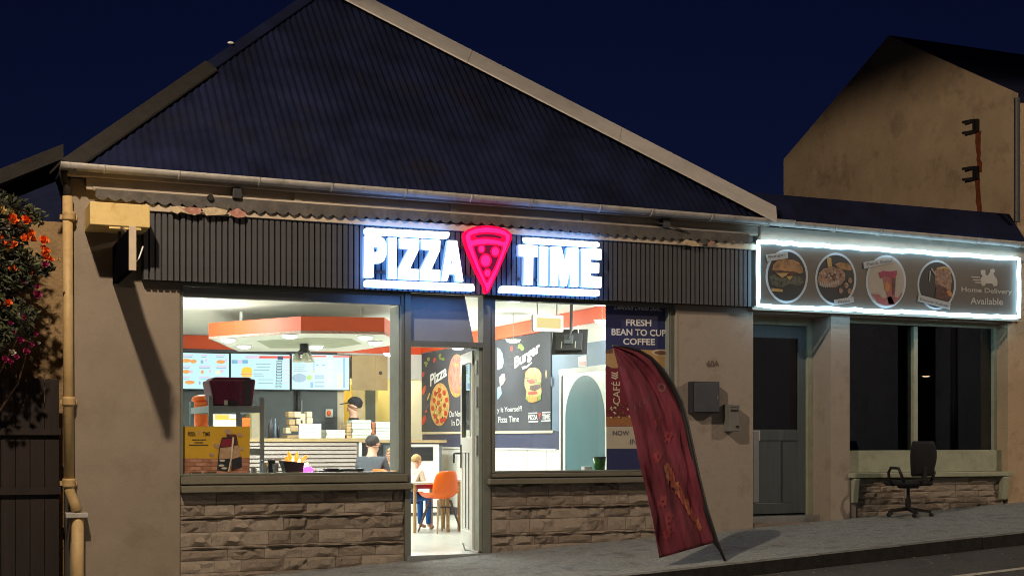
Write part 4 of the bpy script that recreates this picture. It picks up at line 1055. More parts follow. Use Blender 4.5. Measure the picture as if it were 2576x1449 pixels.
F_O = mat('orange_petal', (0.92,0.22,0.04), 0.5, var=0.15, scale=40); F_M = mat('magenta_petal', (0.36,0.03,0.14), 0.5, var=0.2, scale=40); F_C = mat('cream_petal', (0.75,0.55,0.22), 0.5, var=0.15, scale=40); F_P = mat('pale_petal', (0.55,0.50,0.44), 0.5, var=0.15, scale=40)
def flower_mesh(m, seed):
    r = random.Random(seed); f = MB()
    for k in range(11):
        a = k*2.4; tilt = 0.25 + 0.11*k; l = 1.0
        d = Vector((math.cos(a)*math.cos(tilt), math.sin(a)*math.cos(tilt), math.sin(tilt))); e = Vector((-math.sin(a), math.cos(a), 0)); u_ = d.cross(e)
        f.add([(0,0,0), d*0.5+e*0.42-u_*0.1, d*l+e*0.22+u_*0.12, d*l-e*0.22+u_*0.12, d*0.5-e*0.42-u_*0.1], [(0,1,2,3,4)])
    return f.mesh('flower', m)
FM = {k: [flower_mesh(m, s) for s in range(2)] for k, m in (('o',F_O),('m',F_M),('c',F_C),('p',F_P))}
FL = [(95,200,28,'o'),(160,234,16,'o'),(12,130,26,'c'),(95,132,14,'c'),(78,250,20,'p'),(250,308,22,'o'),(208,340,20,'o'),(262,360,18,'o'),(12,356,20,'o'),(85,395,30,'o'),(20,410,14,'c'),(355,368,24,'o'),(350,424,14,'o'),(380,448,18,'o'),(360,494,24,'o'),(318,506,12,'c'),(412,522,15,'o'),(478,520,9,'c'),(102,597,20,'o'),(368,560,16,'m'),(262,628,11,'o'),(195,708,17,'m'),(65,872,19,'o'),(12,895,18,'o'),(160,855,12,'p'),(142,958,10,'p'),(180,996,20,'m'),(85,1036,12,'m'),(97,1110,22,'m'),(162,1176,17,'m'),(38,1185,10,'p'),(97,1276,16,'p'),(290,1122,12,'m'),(312,1195,8,'p'),(220,1268,17,'m'),(300,805,20,'m'),(215,200,24,'o'),(190,355,16,'o'),(60,440,13,'c'),(300,740,12,'m'),(250,1210,14,'m'),(40,1330,16,'m'),(90,1345,14,'m'),(280,1060,10,'m'),(130,1310,13,'m')]
cb_ = zoom(0, 680, 260/608)
for (x, y, s, k) in FL:
    p = at(*cb_((x, y)), -0.30 - 0.1*rnd.random()); r_ = s*0.31/290*2.0
    q = Vector((rnd.uniform(-.5,.5), -1, rnd.uniform(0,.6))).to_track_quat('Z','Y').to_euler()
    piece('flower', rnd.choice(FM[k]), bush, p, (r_, r_, r_), q)

# ================================================================== terrace across the road (seen only as reflections in the dark panes)
M_OPP = mat('grey_opposite_render', (0.40,0.44,0.55), 0.9, var=0.15, scale=1.5)
def opposite(x0, x1, label, lit):
    op = thing('opposite_house', label, 'building', ((x0+x1)/2, -17, 0.8))
    MB().box(x0, x1, -17.5, -17.0, -0.5, 6.2).build('wall', M_OPP, op)
    MB().hexa([(x0-.2,-16.8,6.2),(x1+.2,-16.8,6.2),(x1+.2,-20.5,6.2),(x0-.2,-20.5,6.2)], [(x0-.2,-18.4,8.2),(x1+.2,-18.4,8.2),(x1+.2,-18.9,8.2),(x0-.2,-18.9,8.2)]).build('roof', M_ROOF, op)
    i = 0; x = x0 + 1.2
    while x + 3 < x1:
        for z in (1.5, 4.2):
            w = MB().box(x, x+1.1, -16.999, -16.96, z, z+1.4).build('window', M_WHITE, op); MB().box(x+0.07, x+1.03, -16.9595, -16.95, z+0.07, z+1.33).build('pane', glow('curtain_glow', (1.0,0.62,0.28), 0.4) if (i, z) == lit else M_DARKM, w)
        MB().box(x+2.0, x+2.9, -16.999, -16.95, 0.4, 2.5).build('door', M_NAVY, op)
        x += 4.6; i += 1
opposite(6, 23.9, 'dim rendered terrace across the road, mirrored faintly in the dark door pane', (1, 4.2))
opposite(25.6, 42, 'dim rendered terrace beyond the side street, mirrored at the right of the dark window', (0, 4.2))
# ================================================================== grit lying along the kerb and wall foot
rg = random.Random(12); gm = MB()
for i in range(420):
    x = rg.uniform(1.0, 11.5); m_ = rg.random()
    if m_ < 0.45: y = -rg.expovariate(9) - 0.02
    elif m_ < 0.8: y = KY - 0.13 - rg.expovariate(4)
    else: y = rg.uniform(-2.0, -0.05)
    if -KY < -y < 2.21: continue
    r_ = rg.uniform(0.003, 0.011); z = gz(x, y) + (-0.105 if y < KY else 0.0)
    a = rg.uniform(0, 3.1); dx, dy = math.cos(a)*r_, math.sin(a)*r_
    gm.add([(x-dx*1.6,y-dy*1.6,z),(x+dy,y-dx,z),(x+dx*1.6,y+dy*1.6,z),(x-dy,y+dx,z),(x,y,z+r_*0.8)], [(0,1,4),(1,2,4),(2,3,4),(3,0,4)])
g_ = gm.build('gravel', mat('pale_grit', (0.30,0.28,0.24), 0.9, var=0.6, scale=30)); g_['kind'] = 'stuff'; g_['label'] = 'loose grit along the kerb and the foot of the walls'
# ================================================================== menu screens on the back wall
zi = zoom(580, 980, 840/1645)
E_SCR = glow('screen_white', (0.60,0.93,1.0), 0.95); E_RED = glow('screen_red', (0.95,0.10,0.08), 0.9); E_BLU = glow('screen_blue', (0.25,0.55,0.85), 0.8); E_GRY = glow('screen_grey_blue', (0.40,0.58,0.75), 0.8)
E_DK = glow('screen_dark', (0.05,0.10,0.20), 0.5); E_ORA = glow('screen_orange', (0.95,0.42,0.12), 0.9); E_PNK = glow('screen_pink', (0.80,0.62,0.85), 0.95); E_YEL = glow('screen_yellow', (1.0,0.62,0.05), 1.0); E_GRN = glow('screen_green', (0.45,0.72,0.15), 0.9); E_CRM = glow('screen_cream', (0.95,0.90,0.62), 0.95)
SYB = 7.90
S1, S2, S3 = plane('f', SYB-0.004), plane('f', SYB-0.008), plane('f', SYB-0.012)
def screen(quad, label):
    a, c = at(*zi(quad[0]), SYB), at(*zi(quad[2]), SYB)
    t = thing('menu_screen', label, 'screen', ((a.x+c.x)/2, 7.95, c.z), 'menu screens over the counter')
    MB().box(a.x-0.012, c.x+0.012, SYB+0.001, SYB+0.055, c.z-0.012, a.z+0.012).build('bezel', M_BLACK, t)
    MB().box(a.x, c.x, SYB-0.001, SYB+0.0008, c.z, a.z).build('display', E_SCR, t)
    MB().box((a.x+c.x)/2-0.1, (a.x+c.x)/2+0.1, SYB+0.056, 7.999, (a.z+c.z)/2-0.1, (a.z+c.z)/2+0.1).build('wall_mount', M_BLACK, t)
    return t
t = screen([(60,478),(425,483),(421,728),(60,727)], 'menu screen with rows of food pictures, behind the maroon bag')
def dot(x, y, rx, ry, m, pl=S1): flat('picture', oval(x, y, rx, ry, 14), pl, m, t, 0.002, zi)
def line(x0, y0, x1, y1, m, pl=S1): flat('text_row', rect(x0, y0, x1, y1), pl, m, t, 0.002, zi)
for (x, y, rx, m) in ((130,533,34,E_ORA),(180,538,22,E_ORA),(238,541,10,E_GRY),(266,530,8,E_PNK),(365,541,30,E_ORA),(402,530,8,E_PNK),(130,608,26,E_ORA),(165,608,12,E_PNK),(240,610,10,E_ORA),(292,604,8,E_PNK),(345,612,20,E_CRM),(372,604,14,E_PNK),(155,680,34,E_ORA),(222,684,7,E_GRY),(268,690,14,E_GRY)): dot(x, y, rx, 13, m)
for (x0, x1, y) in ((100,180,492),(228,275,492),(330,395,492),(105,160,568),(215,300,568),(330,410,568),(105,160,640),(215,290,640),(335,400,640)): line(x0, y, x1, y+9, E_PNK); line(x0+5, y+13, x1-8, y+18, E_GRY)
t = screen([(435,484),(843,487),(833,730),(435,730)], 'menu screen with a burger picture and dark price column, middle of three')
line(533,500,628,518,E_PNK); line(628,501,840,517,E_RED); line(752,502,790,528,E_DK,S2)
for i in range(9): line(745+(-i*0.8), 534+i*21, 784-(i*0.8), 550+i*21, E_DK, S2); line(749-i*0.8, 538+i*21, 780-i*0.8, 546+i*21, E_SCR, S3); line(798,540+i*18,828,546+i*18,E_PNK)
for (x0,y,x1) in ((605,556,705),(612,578,700),(590,597,695),(590,622,650),(590,640,660),(622,662,722),(622,686,722)): line(x0,y-3,x1,y+3,E_GRY)
line(440,528,480,552,E_BLU); line(512,528,550,552,E_BLU); dot(496,540,14,14,E_PNK)
flat('bun', [(505,610),(512,585),(540,574),(572,580),(580,608),(575,618),(510,618)], S1, E_YEL, t, 0.002, zi); line(503,619,580,629,E_ORA); flat('bun', [(505,630),(580,630),(572,644),(515,644)], S1, E_YEL, t, 0.002, zi)
t = screen([(850,488),(1248,493),(1238,732),(850,732)], 'menu screen with red header bar and green salad picture, nearest the tan board')
line(858,498,1085,509,E_RED); line(1130,499,1246,510,E_RED); line(1198,514,1210,715,E_BLU)
for i in range(7): line(862,524+i*13,950-(i%3)*10,529+i*13,E_GRY)
for i in range(6): line(990,520+i*16,1005,531+i*16,E_GRY if i < 5 else E_GRN)
dot(1022,564,10,6,E_BLU); dot(1064,564,10,6,E_BLU)
for y in (630,645,672,699): line(1006,y,1068,y+14,E_GRY)
for i in range(14): line(1092,530+i*13,1122+(i%4)*6,534+i*13,E_PNK)
dot(900,650,50,30,E_GRY); dot(968,648,18,18,E_GRN,S2); line(975,678,995,716,E_BLU,S2); line(1160,620,1196,720,E_CRM)

# ================================================================== wall fittings at the back
tb = thing('tan_panel', 'tan wooden board hung beside the menu screens', 'board', (6.2, 7.9, 1.75))
a, c = at(*zi((1252,495)), 7.86), at(*zi((1500,735)), 7.86)
MB().box(a.x+0.015, min(c.x, 6.95), 7.86, 7.89, c.z, a.z).build('board', M_TAN, tb); MB().box((a.x+c.x)/2+0.1, (a.x+c.x)/2+0.106, 7.855, 7.8595, c.z, a.z).build('joint', M_CARD, tb)
MB().lathe([(0.02,0),(0.03,-0.02)], (c.x-0.12, 7.8595, (a.z+c.z)/2), 10, 'y').build('knob', M_DARKM, tb)
z4 = zoom(1000, 1340, 400/1656)
sw = thing('isolator_switch', 'white square switch with orange rocker on the slate back wall', 'switch', tuple(at(*z4((595,450)), 7.99)))
a, c = at(*z4((543,332)), 7.97), at(*z4((648,448)), 7.97)
MB().box(a.x, c.x, 7.97, 7.998, c.z, a.z).build('plate', M_PAPER, sw, bevel=0.004); MB().ball(((a.x+c.x)/2-0.01, 7.968, (a.z+c.z)/2), (0.035,0.015,0.045), 10, 6).build('rocker', M_CHAIR, sw)
fp = thing('steel_flue', 'slim dark flue pipe on the slate wall above the foam cartons', 'pipe', tuple(at(*z4((150,360)), 7.93)))
q = at(*z4((150,60)), 7.94); MB().tube([(q.x,7.94,1.3),(q.x,7.94,q.z)], 0.03, 10).build('pipe', M_DARKM, fp, smooth=True); MB().tube([(q.x+0.05,7.93,1.3),(q.x+0.05,7.93,q.z-0.15)], 0.008, 8).build('cable', M_CHROME, fp)
MB().box(q.x-0.05, q.x+0.07, 7.9, 7.999, 1.28, 1.3).build('bracket', M_DARKM, fp)
fr = thing('kitchen_cupboard', 'pale yellow tall cupboard in the kitchen doorway behind the capped worker', 'cupboard', (6.45, 9.0, 0))
MB().box(6.1, 6.55, 8.9, 9.5, 0.0, 2.0).build('body', M_YELLOW, fr, bevel=0.006); MB().box(6.34, 6.5, 8.88, 8.8995, 1.35, 1.98).build('grille', M_SLATE, fr); MB().box(6.12, 6.32, 8.885, 8.8995, 0.9, 1.98).build('cupboard_door', M_FOAM, fr)

# ================================================================== counter
ct_ = thing('counter', 'serving counter with wooden top and dark grooved front', 'counter', (3.6, 6.5, 0))
CY = 6.25
MB().box(1.75, 5.44, CY+0.03, 6.9, 0.0, 1.075).build('body', M_MORTAR, ct_)
MB().box(1.72, 5.50, CY-0.03, 6.95, 1.0755, 1.125).build('top', M_TAN, ct_, bevel=0.006)
M_CSL = mat('pinkish_grey_slat', (0.42,0.36,0.34), 0.5, var=0.1, scale=5)
csl = MB().box(0, 3.64, 0, 0.028, 0, 0.040).mesh('slat', M_CSL)
for k in range(18): piece('slat', csl, ct_, (1.77, CY, 1.025 - 0.0575*k))
MB().box(5.445, 5.48, CY-0.01, 6.9, 0.0, 1.075).build('end_post', M_WHITE, ct_)
bc = thing('black_cabinet', 'black and white low cabinet at the end of the counter behind the seated man', 'cabinet', (6.1, 6.6, 0))
MB().box(5.52, 6.75, 6.42, 6.95, 0.0, 1.06).build('body', M_SLATE, bc); MB().box(5.55, 5.85, 6.40, 6.4195, 0.75, 1.03).build('door', M_BLACK, bc); MB().box(6.12, 6.70, 6.40, 6.4195, 0.05, 1.04).build('white_panel', M_WHITE, bc); MB().box(6.2, 6.6, 6.385, 6.3995, 0.80, 1.0).build('black_vent', M_BLACK, bc)
MB().box(5.50, 6.80, 6.36, 6.98, 1.0605, 1.10).build('top', M_TAN, bc)
def stack(x0, y0, n, w, d, h, z, label, m, jitter, name='pizza_box_stack', grp=None):
    t = thing(name, label, 'pizza boxes', (x0, y0, z), grp)
    for i in range(n):
        jx, jy = random.uniform(-jitter, jitter), random.uniform(-jitter, jitter)
        MB().box(x0+jx, x0+w+jx, y0+jy, y0+d+jy, z+i*h, z+(i+1)*h-0.002).build('pizza_box', m, t, bevel=0.003)
    return t
pa_ = at(*z4((925,760)), 6.35)
M_CARDR = mat('red_brown_card', (0.42,0.14,0.07), 0.8, var=0.15, scale=12)
def zat(v, u, y): return at(u, v, y).z
ctop = 1.126
xa_, xb_, xc_, xd_ = (at(*z4((q, 700)), 6.4).x for q in (850, 930, 1200, 1262))
stack(xb_, 6.40, 6, xc_-xb_, 0.33, 0.043, ctop, 'pale stack of flat pizza boxes in front of the capped worker', M_MINT, 0.008)
stack(xa_, 6.42, 5, xb_-xa_-0.012, 0.3, 0.043, ctop, 'narrow brown stack of folded boxes left of the pale pizza boxes', M_CARD, 0.004)
stack(xc_+0.012, 6.42, 6, xd_-xc_-0.02, 0.3, 0.043, 1.126 if xd_ < 5.5 else 1.101, 'narrow red brown stack of folded boxes between two pale stacks', M_CARDR, 0.004)
stack(xd_+0.012, 6.42, 6, 0.36, 0.33, 0.043, 1.101, 'pale stack of flat pizza boxes at the right end of the counter', M_MINT, 0.008)
xs_ = at(*z4((560,700)), 6.4).x; stack(xs_, 6.42, 3, at(*z4((838,700)),6.4).x-xs_-0.01, 0.3, 0.040, ctop, 'low pale stack of flat pizza boxes right of the paper notice', M_MINT, 0.008)
pn_ = thing('paper_notice', 'white paper notice standing on the counter', 'notice', tuple(at(*z4((315,764)), 6.3)))
a, c = at(*z4((157,542)), 6.3), at(*z4((478,764)), 6.3)
MB().box(a.x, c.x, 6.3, 6.306, ctop+0.001, a.z).build('sheet', mat('bright_paper',(0.85,0.9,0.92),0.6,var=0.02), pn_); MB().box(a.x+0.04, c.x-0.04, 6.307, 6.35, ctop+0.0005, ctop+0.02).build('stand', M_CHROME, pn_)
NP = plane('f', 6.2985)
for (y0, y1, x0, x1) in ((600,618,222,408),(656,670,222,398)): 
    for k in range(6): flat('text_row', rect(x0+(x1-x0)*k/6, y0, x0+(x1-x0)*(k+0.75)/6, y1), NP, MATS['screen_grey_blue'] if False else mat('grey_ink',(0.35,0.42,0.46),0.6,var=0), pn_, 0.001, z4)
def cup_stack(px, label_):
    pass
GF = 'foam food cartons stacked on the counter'
for i, (x, y, s) in enumerate(((45,410,44),(140,410,50),(310,410,42),(170,510,50),(60,520,48),(315,500,44),(90,610,60),(10,640,40),(215,440,40),(215,520,40))):
    p = at(*z4((x, y)), 6.62 + 0.012*(i%3)); w = s*0.175/178
    o = MB().box(p.x-w, p.x+w, 6.62+0.012*(i%3), 6.80+0.012*(i%3), p.z-0.043, p.z+0.043).build('food_carton', M_FOAM if i not in (0,4,6) else M_CARD, None, bevel=0.012)
    tag(o, ('brown card carton at the top left of the carton pile on the counter', 'cream foam carton second from the left in the top row of the pile', 'cream foam carton at the right end of the top row of the pile', 'cream foam carton in the middle of the second row of the pile', 'brown card carton at the left of the second row of the pile', 'cream foam carton at the right end of the second row of the pile', 'wide brown card carton in the lowest row of the pile', 'small cream foam carton at the bottom left of the pile', 'cream foam carton third from the left in the top row of the pile', 'cream foam carton just behind the upper edge of the paper notice')[i], 'carton', GF)
MB_ = MB().box(at(*z4((-10,690)),6.6).x, at(*z4((330,690)),6.6).x, 6.6, 6.9, ctop+0.0005, at(*z4((100,655)),6.62).z-0.05)
tag(MB_.build('card_tray', M_CARD, None, bevel=0.004), 'wide brown card tray under the foam cartons', 'tray')
z3 = zoom(600, 1340, 400/1656)
for (x0, x1, y0, y1, m, lab) in ((1370,1450,450,690,M_DARKM,'tall dark bottle on the counter left of the cartons'), (1455,1490,470,690,M_BLUEWALL,'grey blue bottle between dark bottles on the counter'), (1495,1540,520,690,M_BLACK,'short black bottle nearest the foam cartons')):
    p, q = at(*z3((x0,y0)), 6.5), at(*z3((x1,y1)), 6.5); r_ = (q.x-p.x)/2
    tag(MB().lathe([(r_,0),(r_,(p.z-ctop)*0.6),(r_*0.4,(p.z-ctop)*0.78),(r_*0.4,p.z-ctop)], ((p.x+q.x)/2, 6.5, ctop+0.0005), 14).build('bottle', m, None, smooth=True), lab, 'bottle')
wm = thing('food_warmer', 'lit food warmer with orange glow on the counter behind the grey rack', 'food warmer', tuple(at(*z3((760,580)), 6.5)))
a, c = at(*z3((608,412)), 6.45), at(*z3((912,578)), 6.45)
MB().box(a.x-0.02, c.x+0.02, 6.46, 6.85, ctop+0.0005, a.z+0.02).build('casing', M_WHITE, wm); MB().box(a.x, (a.x+2*c.x)/3, 6.455, 6.4595, (a.z*0.55+c.z*0.45), a.z).build('heat_lamp', glow('warm_orange_glow', (1.0,0.42,0.05), 1.5), wm); MB().box((a.x+2*c.x)/3+0.01, c.x, 6.455, 6.4595, (a.z*0.55+c.z*0.45), a.z-0.05).build('heat_lamp', MATS['warm_orange_glow'], wm)
oc_ = at(*z3((1035,515)), 6.5); tag(MB().box(oc_.x-0.06, oc_.x+0.06, 6.45, 6.6, ctop+0.0005, oc_.z+0.06).build('orange_carton', M_CHAIR, None, bevel=0.008), 'orange carton on the counter right of the food warmer', 'carton')
cf_ = thing('pass_light_block', 'pale yellow block for kitchen pass light, against the slate wall behind the rack', 'block', tuple(at(*z3((1180,700)), 7.7)))  # yellowish light of the kitchen pass built as a pale block
a, c = at(*z3((1110,385)), 7.6), at(*z3((1258,690)), 7.6); MB().box(a.x, c.x, 7.6, 7.95, 0.0, a.z).build('body', M_YELLOW, cf_, bevel=0.01); MB().box(a.x+0.02, c.x-0.02, 7.585, 7.5995, 0.2, a.z-0.02).build('pass_light_face', M_FOAM, cf_)

# ================================================================== rack with delivery bag near the window
M_RACK = mat('blue_grey_rack', (0.30,0.38,0.42), 0.5, var=0.12, scale=8)
rk = thing('storage_rack', 'blue grey storage rack standing inside the left window', 'rack', (2.6, 1.0, 0))
RX0, RX1, RY0, RY1 = at(*z3((540,300)), 0.5).x, at(*z3((1282,300)), 0.5).x, 0.5, 1.5
zt = at(*z3((1282,165)), 0.5).z
for (x, y, h) in ((RX0,RY0,zt+0.01),(RX1,RY0,zt),(RX0,RY1,zt-0.02),(RX1,RY1,zt-0.02)): MB().box(x-0.019, x+0.019, y-0.019, y+0.019, 0.0, h).build('post', M_RACK, rk, bevel=0.003)
zr = at(*z3((900,332)), 0.5).z; zl = at(*z3((1180,945)), 0.5).z
for z in (zr, zl, 0.35):
    MB().box(RX0+0.02, RX1-0.02, RY0-0.015, RY0+0.015, z-0.03, z+0.03).build('rail', M_RACK, rk); MB().box(RX0+0.02, RX1-0.02, RY1-0.015, RY1+0.015, z-0.03, z+0.03).build('rail', M_RACK, rk)
    for x in (RX0, RX1): MB().box(x-0.015, x+0.015, RY0+0.02, RY1-0.02, z-0.03, z+0.03).build('side_rail', M_RACK, rk)
MB().box(RX0+0.016, RX1-0.016, RY0+0.016, RY0+0.52, zr+0.002, zr+0.0295).build('shelf', M_RACK, rk); MB().box(RX0+0.016, RX1-0.016, RY0+0.016, RY1-0.016, zl-0.028, zl-0.01).build('shelf', M_RACK, rk)
xm = at(*z3((945,480)), 0.52).x; MB().box(xm-0.018, xm+0.018, RY0+0.02, RY0+0.05, zl, zr-0.031).build('centre_post', M_RACK, rk)
bag = thing('delivery_bag', 'maroon insulated delivery bag on top of the grey rack', 'bag', ((RX0+RX1)/2, 0.75, zr+0.03))
M_BAG = mat('maroon_nylon', (0.15,0.014,0.055), 0.6, var=0.3, scale=7, bump=0.3, bscale=30)
bx0, bx1 = at(*z3((515,100)), 0.5).x, at(*z3((1195,100)), 0.5).x; bt = at(*zi((450,655)), 0.5).z; zb_ = zr+0.031
MB().hexa([(bx0+0.05,RY0-0.012,zb_),(bx1-0.03,RY0-0.012,zb_),(bx1-0.03,RY0+0.36,zb_),(bx0+0.05,RY0+0.36,zb_)], [(bx0,RY0-0.008,bt-0.015),(bx1,RY0-0.008,bt),(bx1,RY0+0.36,bt),(bx0,RY0+0.36,bt-0.015)]).build('bag_body', M_BAG, bag, bevel=0.022)
MB().hexa([(bx0+0.03,RY0+0.01,bt-0.012),(bx1-0.03,RY0+0.01,bt+0.002),(bx1-0.03,RY0+0.34,bt+0.002),(bx0+0.03,RY0+0.34,bt-0.012)], [(bx0+0.06,RY0+0.03,bt+0.012),(bx1-0.06,RY0+0.03,bt+0.016),(bx1-0.06,RY0+0.32,bt+0.016),(bx0+0.06,RY0+0.32,bt+0.012)]).build('bag_lid', M_BAG, bag, bevel=0.006)
MB().box(bx1-0.105, bx1-0.055, RY0-0.026, RY0-0.0135, zb_+0.01, bt-0.01).build('strap', M_DARKM, bag); MB().box(bx0+0.14, bx0+0.17, RY0-0.03, RY0-0.0135, zb_+0.005, zb_+0.05).build('buckle', M_PAPER, bag); MB().box(bx0+0.172, bx0+0.27, RY0-0.027, RY0-0.0135, zb_+0.002, zb_+0.045).build('strap_end', M_DARKM, bag)
os_ = thing('orange_tub_seat', 'orange moulded child seat behind the left post of the grey rack', 'seat', tuple(at(*z3((430,575)), 2.0)))
p = at(*z3((420,580)), 2.0)
MB().lathe([(0.075,0),(0.085,0.12),(0.105,0.26),(0.09,0.30)], (p.x,2.0,p.z-0.05), 16).build('tub', M_CHAIR, os_, smooth=True); MB().ball((p.x+0.015,2.04,p.z+0.275), (0.12,0.10,0.055), 14, 8).build('seat_back', M_CHAIR, os_, smooth=True)
tag(MB().box(p.x-0.2, p.x+0.2, 1.85, 2.3, 0, p.z-0.051).build('white_plinth', M_WHITE, None, bevel=0.01), 'white plinth under the orange child seat', 'plinth')

# ================================================================== promotional poster in the left window
PP = 0.092
pr = thing('app_poster', 'yellow window poster with two phones above a brick pattern', 'poster', tuple(at(540, 1197, PP)))
Q0, Q1, Q2, Q3, Q4 = (plane('f', PP - 0.0025*k) for k in range(5))
K_YEL = mat('poster_yellow', (0.56,0.34,0.03), 0.45, var=0.08, scale=5); K_BRK = mat('poster_brick', (0.36,0.17,0.105), 0.5, var=0.3, scale=25); K_BRKL = mat('poster_brick_light', (0.48,0.25,0.17), 0.5, var=0.2, scale=25); K_INK = mat('poster_ink', (0.05,0.04,0.03), 0.5, var=0); K_TANP = mat('poster_tan', (0.42,0.28,0.17), 0.5, var=0.3, scale=30)
flat('sheet', [(104,580),(1106,578),(1106,1316),(104,1322)], Q0, K_YEL, pr, 0.002, z3)
bk_ = flat('brick_print', [(104,1036),(480,1040),(1106,1030),(1106,1316),(104,1322)], Q1, K_BRK, pr, 0.002, z3)
for j in range(5):
    for i in range(7):
        x = 112 + i*150 - (75 if j % 2 else 0); x1_ = min(x+138, 1100)
        if x1_ > 125: flat('printed_brick', rect(max(x,108), 1050+j*54, x1_, 1094+j*54), Q2, K_BRKL if (i+j) % 2 else K_BRK, bk_, 0.001, z3)
letters('poster_text', 'PIZZA', (218,716),(332,716),(218,660), Q1, K_INK, pr, z3, bold=0.03); letters('poster_text', 'TIME', (430,716),(534,716),(430,658), Q1, K_INK, pr, z3, bold=0.03)
flat('slice_mark', [(352,645),(408,645),(382,716)], Q1, K_TANP, pr, 0.002, z3)
for (x0, x1, y) in ((275,480,765),(315,438,805),(234,510,842)): flat('text_row', rect(x0,y,x1,y+14), Q1, K_INK, pr, 0.001, z3)
ph = flat('phone', rounded([(708,735),(870,735),(866,900),(790,1228),(636,1212),(664,900)], 20), Q3, S_DARK, pr, 0.001, z3)
flat('phone_screen', [(712,760),(855,760),(850,860),(690,880)], Q4, K_RED, ph, 0.001, z3); flat('phone_screen', [(680,890),(848,870),(825,1040),(665,1050)], Q4, K_TANP, ph, 0.001, z3)
for (x,y) in ((712,1070),(700,1140),(740,1180)): flat('phone_tile', oval(x,y,42,16,12), Q4, K_CREAM, ph, 0.001, z3)
ph = flat('phone', rounded([(762,692),(915,692),(944,860),(1000,1170),(838,1226),(872,900)], 20), Q3, S_MEAT, pr, 0.001, z3)
flat('phone_screen', [(880,860),(935,850),(985,1010),(850,1050)], Q4, K_TANP, ph, 0.001, z3); flat('phone_screen', [(850,1060),(990,1020),(994,1150),(842,1200)], Q4, S_DARK, ph, 0.001, z3)
flat('phone_edge', [(858,735),(884,735),(850,1040),(812,1228),(792,1228),(830,1040)], plane('f', PP-0.0125), K_CUP2, pr, 0.001, z3)
for (x,y,r_) in ((800,660,60),(960,700,45),(640,860,55),(560,985,40),(985,900,40)): flat('food_mark', oval(x,y,r_,r_*0.6,14,tilt=0.4), Q2, K_TANP, pr, 0.001, z3)
for x in (240, 450): bd = flat('store_badge', rect(x,1240,x+172,1298,-6), Q4, K_INK, pr, 0.001, z3); flat('badge_icon', oval(x+30,1266,14,14,12), plane('f',PP-0.0125), K_TXT, bd, 0.001, z3); flat('badge_text', rect(x+60,1258,x+155,1274), plane('f',PP-0.0125), S_TAG, bd, 0.001, z3)

# ================================================================== things on the inner window sills
isl = MB(); isl.box(1.96, 3.99, 0.15, 0.46, 0.755, 0.785); struct_ = isl.build('inner_sill', M_WHITE, w1)
MB().box(4.95, 6.90, 0.15, 0.46, 0.755, 0.785).build('inner_sill', M_WHITE, w2)
SZ = 0.786
lp = thing('fire_lamp', 'black table planter lamp with flame bulbs and magenta light strip', 'lamp', tuple(at(737, 1196, 0.3)))
p = at(735, 1190, 0.3)
MB().hexa([(p.x-0.07,0.22,SZ),(p.x+0.08,0.22,SZ),(p.x+0.08,0.36,SZ),(p.x-0.07,0.36,SZ)], [(p.x-0.11,0.20,SZ+0.13),(p.x+0.09,0.20,SZ+0.11),(p.x+0.09,0.38,SZ+0.11),(p.x-0.11,0.38,SZ+0.13)]).build('planter', M_BLACK, lp)
E_FL = glow('flame_glow', (1.0,0.27,0.02), 1.7); E_MG = glow('magenta_glow', (1.0,0.10,0.85), 2.5)
E_FC = glow('flame_core_glow', (1.0,0.74,0.28), 4.0)
for (dx, dz, h, a, m) in ((-0.045,0.0,0.05,-.5,E_FL),(-0.01,0.0,0.10,-.35,E_FL),(-0.004,0.0,0.055,-.2,E_FC),(0.03,-0.01,0.10,.1,E_FL),(0.05,-0.02,0.05,.3,E_FC),(0.07,-0.02,0.085,.75,E_FL),(0.085,-0.06,0.05,1.2,E_FC)):
    MB().tube([(p.x+dx,0.27,SZ+0.12+dz),(p.x+dx+a*h*0.3,0.27,SZ+0.12+dz+h*0.35),(p.x+dx+a*h*0.8,0.27,SZ+0.12+dz+h*0.75),(p.x+dx+a*h,0.27,SZ+0.12+dz+h)], [0.012,0.022,0.016,0.004], 8).build('flame_bulb', m, lp, smooth=True)
for k in range(4): MB().box(p.x+0.092, p.x+0.20-0.025*k, 0.22, 0.30, SZ+0.006+0.026*k, SZ+0.018+0.026*k).build('light_strip', E_MG, lp)
light('flame_light', 'POINT', (p.x+0.03, 0.2, SZ+0.2), 1.6, (1.0,0.42,0.08), lp, 0.03)
MB().lathe([(0.02,0),(0.045,0.02),(0.05,0.05),(0.02,0.075)], (p.x+0.145,0.26,SZ+0.001), 12).build('glow_globe', E_MG, lp, smooth=True)
light('fire_light', 'POINT', (p.x+0.12, 0.22, SZ+0.10), 1.5, (1.0,0.25,0.85), lp, 0.03)
def sill_item(name, u, build_, label, cat):
    t = thing(name, label, cat, (at(u, 1196, 0.3).x, 0.3, SZ)); build_(t, at(u, 1196, 0.3).x); return t
E_CRY = glow('crystal_glow', (0.85,0.97,1.0), 2.2)
sill_item('crystal_lamp', 868.6*0+567, lambda t, x: (MB().lathe([(0.025,0),(0.03,0.02),(0.016,0.05),(0.03,0.09),(0.028,0.14),(0.012,0.16)], (x,0.3,SZ), 12).build('glass_body', E_CRY, t, smooth=True), MB().lathe([(0.03,0.165),(0.034,0.2),(0.03,0.26),(0.01,0.27)], (x,0.3,SZ), 12).build('globe', E_CRY, t, smooth=True)), 'bright glass table lamp on the sill right of the yellow poster', 'lamp')
M_GLS = mat('pale_glassware', (0.55,0.58,0.60), 0.15, var=0.1, scale=30)
